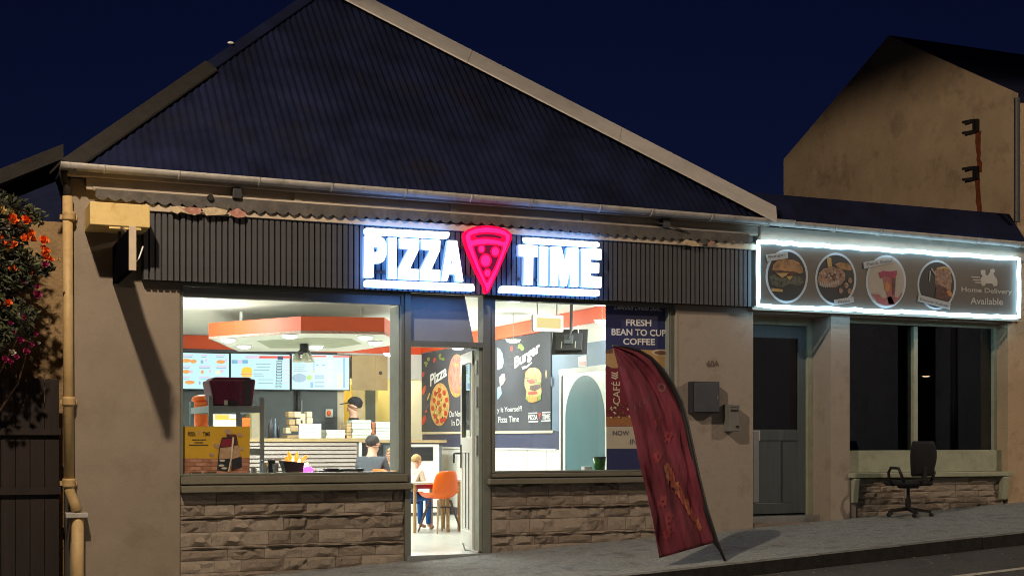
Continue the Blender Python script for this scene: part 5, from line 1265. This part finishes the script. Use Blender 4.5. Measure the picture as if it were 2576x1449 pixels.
for u, h, lab in ((592,0.10,'squat grey glass beside the bright glass lamp'), (668,0.11,'clear tumbler under the rack on the sill'), (695,0.10,'pink tinted tumbler next to the fire lamp'), (640,0.07,'small clear glass on the sill between taller glasses')):
    sill_item('tumbler', u, lambda t, x: (MB().lathe([(0.024,0),(0.03,h),(0.027,h),(0.022,0.01)], (x,0.33,SZ), 14).build('glass', M_GLS, t, smooth=True), MB().lathe([(0.032,-0.0005),(0.032,0.004)], (x,0.33,SZ), 14).build('coaster', M_PAPER, t)), lab, 'glass')
sill_item('light_string', 545, lambda t, x: [MB().ball((x-0.16+k*0.045,0.24,SZ+0.018), (0.022,0.016,0.016), 8, 6).build('bulb', E_CRY, t) for k in range(9)] + [MB().tube([(x-0.2,0.25,SZ+0.006),(x+0.24,0.25,SZ+0.006)], 0.004, 6).build('cable', M_PAPER, t)], 'string of white lights along the sill below the yellow poster', 'lights')
sill_item('serving_tray', 690, lambda t, x: (MB().box(x-0.09, x+0.09, 0.38, 0.45, SZ+0.13, SZ+0.14).build('tray', M_CHROME, t), MB().box(x-0.03, x+0.03, 0.39, 0.44, SZ, SZ+0.1295).build('pedestal', M_DARKM, t)), 'dull metal tray raised on a stand behind the tumblers', 'tray')
sill_item('folded_cloth', 830, lambda t, x: (MB().box(x-0.13,x+0.10,0.25,0.38,SZ,SZ+0.035).build('lower_fold', M_BLACK, t, bevel=0.012), MB().box(x-0.05,x+0.08,0.26,0.37,SZ+0.0355,SZ+0.055).build('upper_fold', M_DARKM, t, bevel=0.01)), 'black folded cloth on the sill right of the fire lamp', 'cloth')
sill_item('black_folder', 880, lambda t, x: (MB().box(x-0.11,x+0.13,0.24,0.36,SZ,SZ+0.05).build('cover', M_BLACK, t, bevel=0.012), MB().box(x-0.08,x+0.06,0.235,0.2395,SZ+0.015,SZ+0.03).build('page_edge', M_GUTTER, t)), 'black folder with grey page edge on the sill in front of the seated man', 'folder')
gc = at(1508, 1184, 0.3)
g_ = thing('green_tub', 'green translucent tub on the sill beside the coffee poster', 'tub', (gc.x, 0.3, SZ))
MB().lathe([(0.052,0),(0.06,0.05),(0.066,0.135),(0.06,0.135),(0.05,0.02)], (gc.x,0.3,SZ), 18).build('cup', mat('green_plastic',(0.02,0.16,0.012),0.25,var=0.1), g_, smooth=True); MB().lathe([(0.067,0.1355),(0.067,0.15)], (gc.x,0.3,SZ), 18).build('rim', M_DARKM, g_)
wb = at(1478, 1184, 0.3); tag(MB().box(wb.x-0.045, wb.x+0.04, 0.28, 0.36, SZ, SZ+0.05).build('white_carton', M_PAPER, None, bevel=0.004), 'small white carton left of the green tub', 'carton')

# ================================================================== ceiling lights and fan
E_DL = glow('downlight_glow', (1.0,1.0,0.93), 9.0)
def downlight(u, v, z, label, power=26, stem=0.0, col=(0.97,1.0,0.90)):
    p = onz(u, v, z)
    t = thing('downlight', label, 'ceiling light', tuple(p), 'round ceiling downlights')
    MB().lathe([(0.095,0),(0.09,-0.012)], (p.x,p.y,z-0.0005), 18).build('rim', M_WHITE, t); MB().lathe([(0.082,-0.0125),(0.074,-0.034),(0.03,-0.045)], (p.x,p.y,z-0.0005), 18).build('lens', E_DL, t, smooth=True)
    if stem: MB().tube([(p.x,p.y,z),(p.x,p.y,stem)], 0.005, 8).build('stem', M_WHITE, t)
    if z < 2.3: light('downlight_bulb', 'SPOT', (p.x,p.y,z-0.075), power*3.4, col, t, 0.05, aim=(p.x,p.y,0), spot=165, blend=0.3)
    else: light('downlight_bulb', 'POINT', (p.x,p.y,z-0.16), power*3.1, col, t, 0.08)
downlight(490, 764, CZ, 'ceiling downlight at the upper left corner of the left window', 13)
downlight(574, 852, 2.296, 'downlight at the left end of the orange edged ceiling raft', 20)
downlight(614, 868, 2.296, 'downlight under the raft above the middle menu screen', 20)
downlight(729, 842, 2.296, 'downlight at the front corner of the ceiling raft', 20)
downlight(795, 870, 2.296, 'downlight under the raft right of the ceiling fan', 20)
downlight(919, 845, 2.296, 'downlight at the right front of the ceiling raft', 20)
downlight(944, 859, 2.296, 'downlight under the raft above the tan board', 20)
downlight(981, 888, 2.33, 'hanging downlight at the right jamb of the left window', 20, CZ)
downlight(1152, 871, 2.33, 'hanging downlight just inside the open door', 16, CZ)
downlight(1291, 853, 2.33, 'hanging downlight above the word Burger on the mural', 6, CZ)
downlight(1515, 804, 2.44, 'hanging downlight beside the top of the coffee poster', 5, CZ)
# lights deeper in the kitchen doorway
kl = thing('kitchen_light', 'warm batten light in the kitchen behind the counter', 'ceiling light', (6.2, 8.9, CZ-0.03)); MB().box(5.8,6.6,8.86,8.94,CZ-0.05,CZ-0.001).build('batten', glow('warm_batten',(1.0,0.85,0.5),3.0), kl); light('kitchen_bulb','POINT',(6.2,8.9,CZ-0.15),32,(1.0,0.92,0.70),kl,0.1)
fan = thing('ceiling_fan', 'dark ceiling fan with pale glass shades under the raft', 'fan', tuple(at(*zi((930,372)), 4.3)))
fc = at(*zi((932,372)), 4.3); fz = fc.z; fx, fy_ = fc.x, 4.3
MB().lathe([(0.10,0),(0.09,-0.03),(0.03,-0.05),(0.03,-0.08),(0.055,-0.09),(0.055,-0.16),(0.09,-0.185),(0.04,-0.22)], (fx,fy_,fz), 18).build('motor', M_DARKM, fan, smooth=True)
MB().tube([(fx,fy_,fz),(fx,fy_,CZ)], 0.02, 8).build('drop_rod', M_DARKM, fan)
for k in range(4):
    a = R(18+90*k); d = Vector((math.cos(a),math.sin(a),0)); s = Vector((-math.sin(a),math.cos(a),0))*0.055; o_ = Vector((fx,fy_,fz-0.012))
    MB().hexa([o_+d*0.1-s, o_+d*0.62-s*1.3, o_+d*0.62+s*1.3, o_+d*0.1+s], [q+Vector((0,0,0.008)) for q in (o_+d*0.1-s, o_+d*0.62-s*1.3, o_+d*0.62+s*1.3, o_+d*0.1+s)]).build('blade', M_WOODDK, fan)
for k in range(3):
    a = R(30+120*k); c = Vector((fx+0.085*math.cos(a), fy_+0.085*math.sin(a), fz-0.24)); MB().lathe([(0.02,0.04),(0.04,0.02),(0.06,-0.04),(0.065,-0.07)], c, 14).build('shade', mat('frosted_shade',(0.62,0.60,0.50),0.3,var=0.05), fan, smooth=True)
# lit box lamp hanging in the right window
fl_ = thing('window_lamp', 'glaring rectangular lamp hanging inside the right window', 'lamp', tuple(at(1379, 785, 0.5)))
a, c = at(1341, 790, 0.5), at(1417, 836, 0.5)
MB().box(a.x, c.x, 0.5, 0.56, c.z, a.z).build('lamp_body', M_WHITE, fl_, bevel=0.015); MB().box(a.x+0.004, c.x-0.004, 0.488, 0.4995, c.z+0.004, a.z-0.004).build('lamp_frame', glow('lamp_frame_glow',(1.0,0.98,0.85),2.2), fl_, bevel=0.01); MB().box(a.x+0.035, c.x-0.035, 0.482, 0.4875, c.z+0.035, a.z-0.035).build('lamp_panel', glow('lamp_panel_glow',(1.0,0.80,0.36),0.95), fl_)
for x in (a.x+0.06, c.x-0.06): MB().tube([(x,0.53,a.z),(x,0.53,CZ)], 0.006, 6).build('hanging_rod', M_CHROME, fl_)
light('lamp_bulb', 'POINT', ((a.x+c.x)/2, 0.75, (a.z+c.z)/2), 7, (1.0,0.86,0.5), fl_, 0.08)
# television seen from behind
tv = thing('television', 'black television hung from the ceiling, seen from behind in the right window', 'television', tuple(at(1435, 860, 1.7)))
tc_ = at(1433, 858, 1.7); rot = Matrix.Rotation(R(-38), 3, 'Z') @ Matrix.Rotation(R(-16), 3, 'X')
def tbox(x0,x1,y0,y1,z0,z1):
    P = [rot @ Vector(q) + tc_ for q in ((x0,y0,z0),(x1,y0,z0),(x1,y1,z0),(x0,y1,z0),(x0,y0,z1),(x1,y0,z1),(x1,y1,z1),(x0,y1,z1))]
    return MB().hexa(P[:4], P[4:])
tbox(-0.20,0.20,0.0,0.03,-0.15,0.14).build('screen', M_BLACK, tv); tbox(-0.15,0.15,-0.045,-0.0005,-0.12,0.08).build('back_cover', M_DARKM, tv); tbox(-0.05,0.05,-0.07,-0.0455,-0.05,0.05).build('mount_plate', M_SLATE, tv)
for k in (-0.08,0.08): tbox(k-0.006,k+0.006,-0.05,-0.0455,-0.1,-0.02).build('vent_slot', M_CHROME, tv)
ms = rot @ Vector((0,-0.07,0.0)) + tc_; MB().tube([ms, ms+Vector((0.02,-0.03,0.1)), (ms.x+0.03,ms.y-0.02,CZ)], 0.018, 8).build('ceiling_mount', M_DARKM, tv); MB().tube([ms+Vector((0.05,0,0.1)), ms+Vector((0.12,0,0.16)), ms+Vector((0.13,0,0.0))], 0.006, 6).build('cable', M_PAPER, tv)
zb = zoom(1700, 1020, 440/1932)
nt_ = thing('fire_notice', 'small white and pink notice on the blue wall below the television', 'notice', tuple(onx(*zb((1415,1110)), 6.98)))
flat('sheet', [(1352,960),(1478,930),(1478,1108),(1356,1116)], plane('s',6.980), M_PAPER, nt_, 0.003, zb); flat('print', [(1366,1040),(1466,1034),(1466,1090),(1370,1100)], plane('s',6.9765), mat('notice_pink',(0.70,0.38,0.40),0.6,var=0.1), nt_, 0.002, zb)
pf_ = thing('picture_frame', 'small black framed picture on the white wall seen through the door', 'picture', tuple(onx(1046, 955, 6.98)))
zm = zoom(1400, 1150, 360/1304)
flat('frame', [(20,440),(212,402),(216,600),(22,618)], plane('s',6.980), M_BLACK, pf_, 0.015, zm); flat('print', [(30,460),(192,424),(196,588),(32,600)], plane('s',6.977), M_PAPER, pf_, 0.002, zm)

# ================================================================== mural on the side wall
MX = 6.972
mu = thing('wall_mural', 'long grey printed mural with pizzas, a burger and lettering on the side wall', 'mural', (6.98, 5.5, 1.23))
MB().box(MX, 6.989, 3.10, 7.96, 1.226, 2.455).build('board', mat('mural_grey',(0.085,0.09,0.108),0.85,var=0.08,scale=2,spec=0.2), mu)
T0, T1, T2, T3 = (plane('s', MX-0.001-0.003*k) for k in range(1,5))
U_CR = mat('mural_crust',(0.60,0.36,0.13),0.5,var=0.5,scale=14); U_RED = mat('mural_tomato',(0.50,0.05,0.03),0.5,var=0.2,scale=30); U_GRN = mat('mural_leaf',(0.22,0.30,0.05),0.5,var=0.2,scale=30); U_WH = mat('mural_white',(0.78,0.82,0.84),0.5,var=0.02); U_PK = mat('mural_pink_pizza',(0.58,0.27,0.22),0.5,var=0.5,scale=12); U_CH = mat('mural_cheese',(0.62,0.44,0.16),0.5,var=0.55,scale=16); U_BUN = mat('mural_bun',(0.64,0.31,0.07),0.5,var=0.5,scale=7); U_BL = mat('mural_blue',(0.30,0.50,0.66),0.5,var=0.08)
pz = flat('pizza', oval(460,920,120,270,36,tilt=0.03), T0, U_CR, mu, 0.002, zm, label='printed pizza with pepperoni')
flat('cheese', oval(460,925,104,238,32,tilt=0.03), T1, U_CH, pz, 0.002, zm)
rnd = random.Random(3)
for (x,y) in ((405,785),(515,775),(462,810),(440,900),(545,865),(372,970),(462,980),(530,1030),(402,1070),(480,1120),(388,870),(520,930),(430,1130),(520,1110),(455,740)): flat('pepperoni', oval(x,y,20,34,14), T2, U_RED, pz, 0.002, zm)
for k in range(16): flat('herb', oval(460+rnd.uniform(-80,80),930+rnd.uniform(-170,180),6,16,8,tilt=rnd.uniform(-1,1)), T3, U_GRN if k % 2 else mat('mural_olive',(0.05,0.05,0.03),0.5,var=0.1), pz, 0.001, zm)
p2 = flat('pizza', oval(672,560,106,272,36,tilt=0.02), T0, U_CR, mu, 0.002, zm, label='pale printed pizza half hidden by the door'); flat('cheese', oval(670,540,96,240,32), T1, U_PK, p2, 0.002, zm)
for k in range(12): flat('topping', oval(670+rnd.uniform(-65,65),550+rnd.uniform(-180,180),14,26,12), T2, U_CH if k % 2 else U_PK, p2, 0.002, zm)
letters('mural_text', 'Pizza', (340,700),(556,560),(322,560), T0, U_WH, mu, zm, bold=0.03, shear=0.25)
for (x,y,rx,ry,m) in ((285,400,26,18,U_GRN),(318,352,18,26,U_GRN),(288,432,10,18,U_GRN),(462,305,16,28,U_GRN),(500,350,22,18,U_GRN),(470,345,18,14,U_GRN),(393,362,16,36,U_RED),(250,543,18,36,U_RED),(262,740,20,60,U_RED),(288,1008,12,18,U_RED),(260,1115,24,62,U_RED),(318,820,8,50,U_CH),(312,940,14,40,M_NAVY)): flat('garnish', oval(x,y,rx,ry,14,tilt=0.3), T0, m, mu, 0.002, zm)
letters('mural_text', 'Do', (585,1080),(640,1076),(585,1005), T0, U_WH, mu, zm, bold=0.01); letters('mural_text', 'Not', (652,1075),(735,1070),(652,1002), T0, U_WH, mu, zm, bold=0.01); letters('mural_text', 'L', (748,1068),(785,1066),(748,998), T0, U_WH, mu, zm, bold=0.01); letters('mural_text', 'In Different', (612,1190),(890,1165),(612,1110), T0, U_WH, mu, zm, bold=0.01)
z2 = zoom(1380, 980, 1040/1507)
letters('mural_text', 'y It Yourself!', (503,662),(626,655),(503,630), T0, U_WH, mu, z2, bold=0.01); letters('mural_text', 'Pizza Time', (508,706),(612,702),(508,676), T0, U_WH, mu, z2, bold=0.01)
letters('mural_text', 'Burger', (392,1190),(792,925),(362,985), T0, U_WH, mu, zb, bold=0.04, shear=0.2)
flat('flourish', [(488,1110),(560,1100),(640,1040),(650,1052),(570,1130),(505,1152)], T0, U_WH, mu, 0.002, zb)
bg = flat('burger', [(642,480),(645,450),(665,432),(690,428),(712,438),(725,460),(725,486),(705,490),(660,482)], T0, U_BUN, mu, 0.002, z2, label='printed tall burger')
flat('lettuce', [(640,482),(700,490),(724,488),(722,520),(726,545),(722,570),(700,596),(660,600),(645,585),(650,550),(640,520)], T0, U_CH, bg, 0.002, z2)
flat('tomato', [(650,488),(700,492),(704,504),(670,512),(652,500)], T1, U_RED, bg, 0.002, z2); flat('patty', [(668,520),(715,512),(722,530),(690,548),(665,540)], T1, S_MEAT, bg, 0.002, z2); flat('leaf', [(690,494),(720,502),(718,516),(700,512)], T2, U_GRN, bg, 0.002, z2); flat('tomato', [(655,552),(700,548),(705,562),(660,568)], T1, U_RED, bg, 0.002, z2); flat('leaf', [(645,575),(665,570),(672,592),(652,596)], T1, U_GRN, bg, 0.002, z2); flat('leaf', [(700,578),(724,560),(722,590),(704,598)], T1, U_GRN, bg, 0.002, z2); flat('bun', [(656,575),(704,572),(702,600),(680,604),(660,602)], T2, U_BUN, bg, 0.002, z2)
for (x,y,rx,ry,m) in ((575,333,7,14,U_RED),(618,318,12,8,U_GRN),(628,332,10,12,U_GRN),(612,328,8,6,U_GRN),(748,462,3,22,U_CH),(775,500,4,26,M_NAVY)): flat('garnish', oval(x,y,rx,ry,12), T0, m, mu, 0.002, z2)
flat('chef_hat', [(502,330),(515,335),(530,360),(535,400),(528,430),(510,440),(502,440)], T0, U_BL, mu, 0.002, z2)
flat('chef_hand', [(512,480),(525,462),(540,460),(543,490),(530,515),(516,520)], T0, mat('mural_hand',(0.66,0.50,0.40),0.5,var=0.05), mu, 0.002, z2); flat('chef_sleeve', [(503,530),(520,520),(525,560),(512,580),(503,590)], T0, U_BL, mu, 0.002, z2)
letters('mural_text', 'PIZZA', (660,692),(706,690),(660,668), T0, U_WH, mu, z2, bold=0.03); letters('mural_text', 'TIME', (728,690),(770,688),(728,664), T0, U_WH, mu, z2, bold=0.03); flat('slice_mark', [(708,658),(724,656),(716,690)], T0, U_RED, mu, 0.002, z2)
for q in ([(660,656),(704,654),(703,660),(660,662)], [(660,698),(708,696),(708,703),(660,704)], [(728,652),(770,650),(770,656),(729,658)], [(724,695),(770,692),(770,698),(724,701)]): flat('logo_bar', q, T0, U_WH, mu, 0.002, z2)

# ================================================================== tables and chairs
def shell_chair(cx_, cy_, ang, s, label):
    t = thing('dining_chair', label, 'chair', (cx_, cy_, 0), 'orange shell chairs')
    Rm = Matrix.Rotation(ang, 3, 'Z')
    def P(x, y, z): v = Rm @ Vector((x*s, y*s, z*s)); return Vector((cx_+v.x, cy_+v.y, v.z))
    # shell: seat pan sweeping up into a rounded backrest (front is +y)
    prof = [(0.20,0.44,0.20),(0.17,0.455,0.22),(0.05,0.44,0.235),(-0.10,0.435,0.235),(-0.18,0.47,0.23),(-0.215,0.56,0.225),(-0.235,0.68,0.215),(-0.25,0.78,0.19),(-0.255,0.82,0.14)]
    n = 8; vs, fs = [], []
    for (y, z, w) in prof:
        for i in range(n+1):
            q = -1 + 2*i/n
            side = abs(q)**2.5
            vs.append(P(q*w, y + (0.09*side if z > 0.5 else 0), z + (0.09*side if z < 0.5 else 0.0)))
    for j in range(len(prof)-1):
        for i in range(n): a = j*(n+1)+i; fs.append((a,a+1,a+n+2,a+n+1))
    o = MB().add(vs, fs).build('shell', M_CHAIR, t, smooth=True); m = o.modifiers.new('t','SOLIDIFY'); m.thickness = 0.012; sb = o.modifiers.new('s','SUBSURF'); sb.levels = 1; sb.render_levels = 1
    for (sx, sy) in ((-1,1),(1,1),(-1,-1),(1,-1)):
        MB().tube([P(0.10*sx,0.09*sy-0.02,0.43), P(0.21*sx,0.20*sy-0.02,0.0)], [0.018*s,0.011*s], 8).build('leg', M_WOOD if sx*sy > 0 else M_WOODDK, t)
    MB().bar(P(-0.14,0.09,0.33), P(0.14,-0.13,0.33), 0.014).bar(P(-0.14,-0.13,0.33), P(0.14,0.09,0.33), 0.014).build('brace', M_DARKM, t)
    return t
c1 = onz(1104, 1338, 0.0); shell_chair(c1.x, c1.y, R(20), 0.90, 'orange shell chair with its back to the open door')
c2 = onz(1190, 1330, 0.0); shell_chair(c2.x+0.25, c2.y+0.3, R(-160), 0.90, 'orange shell chair half hidden behind the open door leaf')
c3 = onz(1010, 1330, 0.0); shell_chair(c3.x+0.02, c3.y+0.55, R(-70), 0.90, 'orange shell chair the blue jeaned child sits on')
def dining_table(x0, x1, y0, y1, h, label):
    t = thing('dining_table', label, 'table', ((x0+x1)/2, (y0+y1)/2, 0), 'dining tables')
    MB().box(x0,x1,y0,y1,h-0.025,h).build('table_top', M_FOAM, t, bevel=0.006)
    for x in (x0+0.05,x1-0.05):
        for y in (y0+0.05,y1-0.05): MB().tube([(x,y,h-0.026),(x,y,0)], 0.022, 8).build('leg', M_WOOD, t)
    MB().box(x0+0.05,x1-0.05,y0+0.04,y1-0.04,h-0.075,h-0.0255).build('apron', mat('berry_paint',(0.25,0.02,0.05),0.5,var=0.1), t)
tA = at(1050, 1217, 3.15); dining_table(tA.x-0.1, tA.x+0.42, 3.05, 3.75, 0.60, 'small pale topped table beside the seated child')
tB = at(1155, 1208, 3.2); dining_table(tB.x-0.05, tB.x+0.6, 3.15, 3.8, 0.625, 'small pale topped table behind the open door leaf')

# ================================================================== people
def skin(name, V, E_, m, parent, root):
    names = list(V); me = bpy.data.meshes.new(name)
    me.from_pydata([V[k][0] for k in names], [(names.index(a), names.index(b)) for a, b in E_], [])
    me.materials.append(m)
    o = bpy.data.objects.new(name, me); COL.objects.link(o); hang(o, parent)
    md = o.modifiers.new('skin', 'SKIN'); md.use_smooth_shade = True
    for i, k in enumerate(names):
        d = me.skin_vertices[0].data[i]; r = V[k][1]; d.radius = r if isinstance(r, tuple) else (r, r); d.use_root = (k == root)
    s = o.modifiers.new('sub', 'SUBSURF'); s.levels = 1; s.render_levels = 2
    return o
def person(label, base, ang, H, sit, top_m, leg_m, hair_m, seat=0.4, lean=0.0, cap=None, arm_fwd=0.0, beard=False, longhair=False):
    t = thing('person', label, 'person', base)
    s = H/1.72; Rm = Matrix.Rotation(ang, 3, 'Z'); B = Vector(base)
    def P(x, y, z): return B + Rm @ Vector((x*s, y*s, z*s))
    dz = (seat/s + 0.10 - 0.93) if sit else 0.0
    def T(x, y, z): k = (z-0.93); return P(x, y + lean*k, z + dz - 0.12*abs(lean)*k)
    V, E_ = {}, []
    def add(n, p, r, to=None): V[n] = (p, r*s if not isinstance(r, tuple) else (r[0]*s, r[1]*s)); 
    def lk(*c):
        for a, b in zip(c, c[1:]): E_.append((a, b))
    add('pelvis', T(0,0,0.93), (0.14,0.105)); add('spine', T(0,0,1.12), (0.13,0.095)); add('chest', T(0,0,1.31), (0.155,0.105)); add('nb', T(0,0,1.44), 0.07); add('neck', T(0,0.0,1.50), 0.062); add('jaw', T(0,0.025,1.565), (0.078,0.088)); add('skull', T(0,0.012,1.635), (0.078,0.096)); add('crown', T(0,0.0,1.70), 0.055)
    lk('pelvis','spine','chest','nb','neck','jaw','skull','crown')
    add('nose', T(0,0.112,1.60), 0.012); lk('jaw','nose')
    for q, n in ((-1,'l'),(1,'r')):
        add('ear'+n, T(0.088*q,0.0,1.615), 0.018); lk('skull','ear'+n)
        add('sh'+n, T(0.175*q,0,1.395), 0.056); lk('chest','sh'+n)
        if sit or arm_fwd: e, w = T(0.215*q,0.08+0.05*arm_fwd,1.15), T(0.16*q,0.30+0.1*arm_fwd,1.12+0.04*arm_fwd)
        else: e, w = T(0.225*q,-0.01,1.14), T(0.22*q,0.08,0.92)
        add('el'+n, e, 0.043); add('wr'+n, w, 0.028); hv = (w-e).normalized(); hs = Rm @ Vector((1,0,0))
        add('pa'+n, w + hv*0.07*s, (0.040,0.020)); lk('sh'+n,'el'+n,'wr'+n,'pa'+n)
        for k, (off, l) in enumerate(((-0.03,0.075),(-0.01,0.085),(0.012,0.08),(0.03,0.062))):
            f1 = w + hv*(0.10*s) + hs*off*s; add('f%d%s' % (k,n), f1, 0.0095); add('g%d%s' % (k,n), f1 + hv*l*0.6*s - Vector((0,0,0.02*s)), 0.0085); add('h%d%s' % (k,n), f1 + hv*l*0.8*s - Vector((0,0,0.045*s)), 0.0075); lk('pa'+n,'f%d%s' % (k,n),'g%d%s' % (k,n),'h%d%s' % (k,n))
        add('t1'+n, w + hv*0.045*s - hs*q*0.045*s, 0.011); add('t2'+n, w + hv*0.085*s - hs*q*0.06*s, 0.009); lk('pa'+n,'t1'+n,'t2'+n)
        add('hip'+n, P(0.09*q,0.0,0.90+dz), 0.085); lk('pelvis','hip'+n)
        if sit: kn, an = P(0.11*q,0.40,0.90+dz-0.02), P(0.11*q,0.40,0.09)
        else: kn, an = P(0.10*q,0.02,0.50), P(0.10*q,-0.02,0.09)
        add('kn'+n, kn, 0.058); add('an'+n, an, 0.040); add('to'+n, an + Rm @ Vector((0,0.16*s,-0.045*s)), 0.036); lk('hip'+n,'kn'+n,'an'+n,'to'+n)
    skin('body', V, E_, M_SKIN, t, 'pelvis')
    def sub(keys, links, g, name, m, root):
        W = {k: (V[k][0], tuple(x*g+0.004 for x in V[k][1]) if isinstance(V[k][1], tuple) else V[k][1]*g+0.004) for k in keys}
        return skin(name, W, links, m, t, root)
    sub(['pelvis','spine','chest','nb','shl','ell','shr','elr'], [('pelvis','spine'),('spine','chest'),('chest','nb'),('chest','shl'),('shl','ell'),('chest','shr'),('shr','elr')], 1.14, 'shirt', top_m, 'pelvis')
    sub(['pelvis','hipl','knl','anl','hipr','knr','anr'], [('pelvis','hipl'),('hipl','knl'),('knl','anl'),('pelvis','hipr'),('hipr','knr'),('knr','anr')], 1.14, 'trousers', leg_m, 'pelvis')
    # hair: a cap of short locks over the skull, back and sides
    hc = T(0,-0.012,1.655); mbh = MB(); rr = (0.092*s,0.108*s,0.09*s); seg, rings = 18, 10; vs, fs = [], []
    for i in range(rings+1):
        th = math.pi*0.72*i/rings + 0.03
        for k in range(seg):
            a = 2*math.pi*k/seg; front = max(0, math.sin(a)); thk = th*(1-0.46*front)*(1.25 if longhair and front < 0.3 else 1.0); j = 1 + 0.035*math.sin(k*5+i*3)
            v = Rm @ Vector((rr[0]*math.sin(thk)*math.cos(a)*j, rr[1]*math.sin(thk)*math.sin(a)*j, rr[2]*math.cos(thk))); vs.append(hc+v)
    for i in range(rings):
        for k in range(seg): k2 = (k+1)%seg; fs.append((i*seg+k,(i+1)*seg+k,(i+1)*seg+k2,i*seg+k2))
    fs.append(tuple(range(seg)))
    mbh.add(vs, fs).build('hair', hair_m, t, smooth=True)
    if beard:
        V2 = {'a': (T(0,0.07,1.555), (0.055*s,0.045*s)), 'b': (T(0,0.075,1.51), 0.035*s)}; skin('beard', V2, [('a','b')], hair_m, t, 'a')
    for q in (-1,1): MB().ball(T(0.032*q,0.098,1.635), 0.009*s, 8, 6).build('eye', M_BLACK, t)
    MB().ball(T(0,0.098,1.555), (0.022*s,0.006*s,0.006*s), 8, 6).build('mouth', mat('lip',(0.42,0.16,0.14),0.5,var=0.05), t)
    if cap:
        cc = T(0,-0.005,1.672); vs, fs = [], []
        for i in range(7):
            th = math.pi*0.5*i/6 + 0.02
            for k in range(18): a = 2*math.pi*k/18; vs.append(cc + Rm @ Vector((0.10*s*math.sin(th)*math.cos(a),0.118*s*math.sin(th)*math.sin(a),0.098*s*math.cos(th))))
        for i in range(6):
            for k in range(18): k2=(k+1)%18; fs.append((i*18+k,(i+1)*18+k,(i+1)*18+k2,i*18+k2))
        fs.append(tuple(range(18)))
        co_ = MB().add(vs, fs).build('cap', cap, t, smooth=True)
        pk = [cc + Rm @ Vector((x*s, y*s, z*s)) for x, y, z in ((-0.085,0.09,0.0),(-0.07,0.19,-0.02),(0,0.225,-0.025),(0.07,0.19,-0.02),(0.085,0.09,0.0))]
        MB().slab([pk], (0,0,0.012*s)).build('cap_peak', cap, t)
    return t
CL_BLK = mat('black_tshirt',(0.018,0.018,0.024),0.85,var=0.2,scale=20); CL_GRY = mat('slate_tshirt',(0.075,0.085,0.105),0.85,var=0.15,scale=20); CL_JEAN = mat('blue_jeans',(0.02,0.10,0.34),0.85,var=0.2,scale=20); CL_WHT = mat('pale_top',(0.66,0.58,0.50),0.85,var=0.1,scale=15); CL_TAN = mat('tan_jumper',(0.42,0.27,0.13),0.85,var=0.15,scale=15)
sx_ = at(886, 1030, 7.25); person('worker in black cap and black shirt behind the counter, facing sideways', (sx_.x, 7.25, 0), R(75), 1.70, False, CL_BLK, CL_BLK, M_HAIRDK, cap=CL_BLK, lean=-0.05)
mx_ = at(935, 1130, 4.75); person('seated person with dark hair, beard and slate shirt, at the right of the left window', (mx_.x-0.02, 4.75, 0), R(-40), 1.66, True, CL_GRY, CL_BLK, M_HAIRDK, seat=0.30, lean=0.12, beard=True, longhair=True)
shell_chair(mx_.x-0.02, 4.72, R(-40), 0.66, 'low shell chair under the bearded seated person')
kx = at(980, 1165, 5.35); person('seated person with fair hair in a tan jumper beside the bearded person', (kx.x+0.05, 5.35, 0), R(130), 1.25, True, CL_TAN, CL_JEAN, M_HAIRBL, seat=0.34, longhair=True, lean=0.1)
shell_chair(kx.x+0.05, 5.35, R(130), 0.72, 'low shell chair under the person in a tan jumper')
hx = at(1040, 1160, 3.55); person('fair haired child in pale top and blue jeans at the table inside the door', (hx.x-0.05, 3.52, 0), R(-62), 1.08, True, CL_WHT, CL_JEAN, M_HAIRBL, seat=0.37, lean=0.25, arm_fwd=0.6)
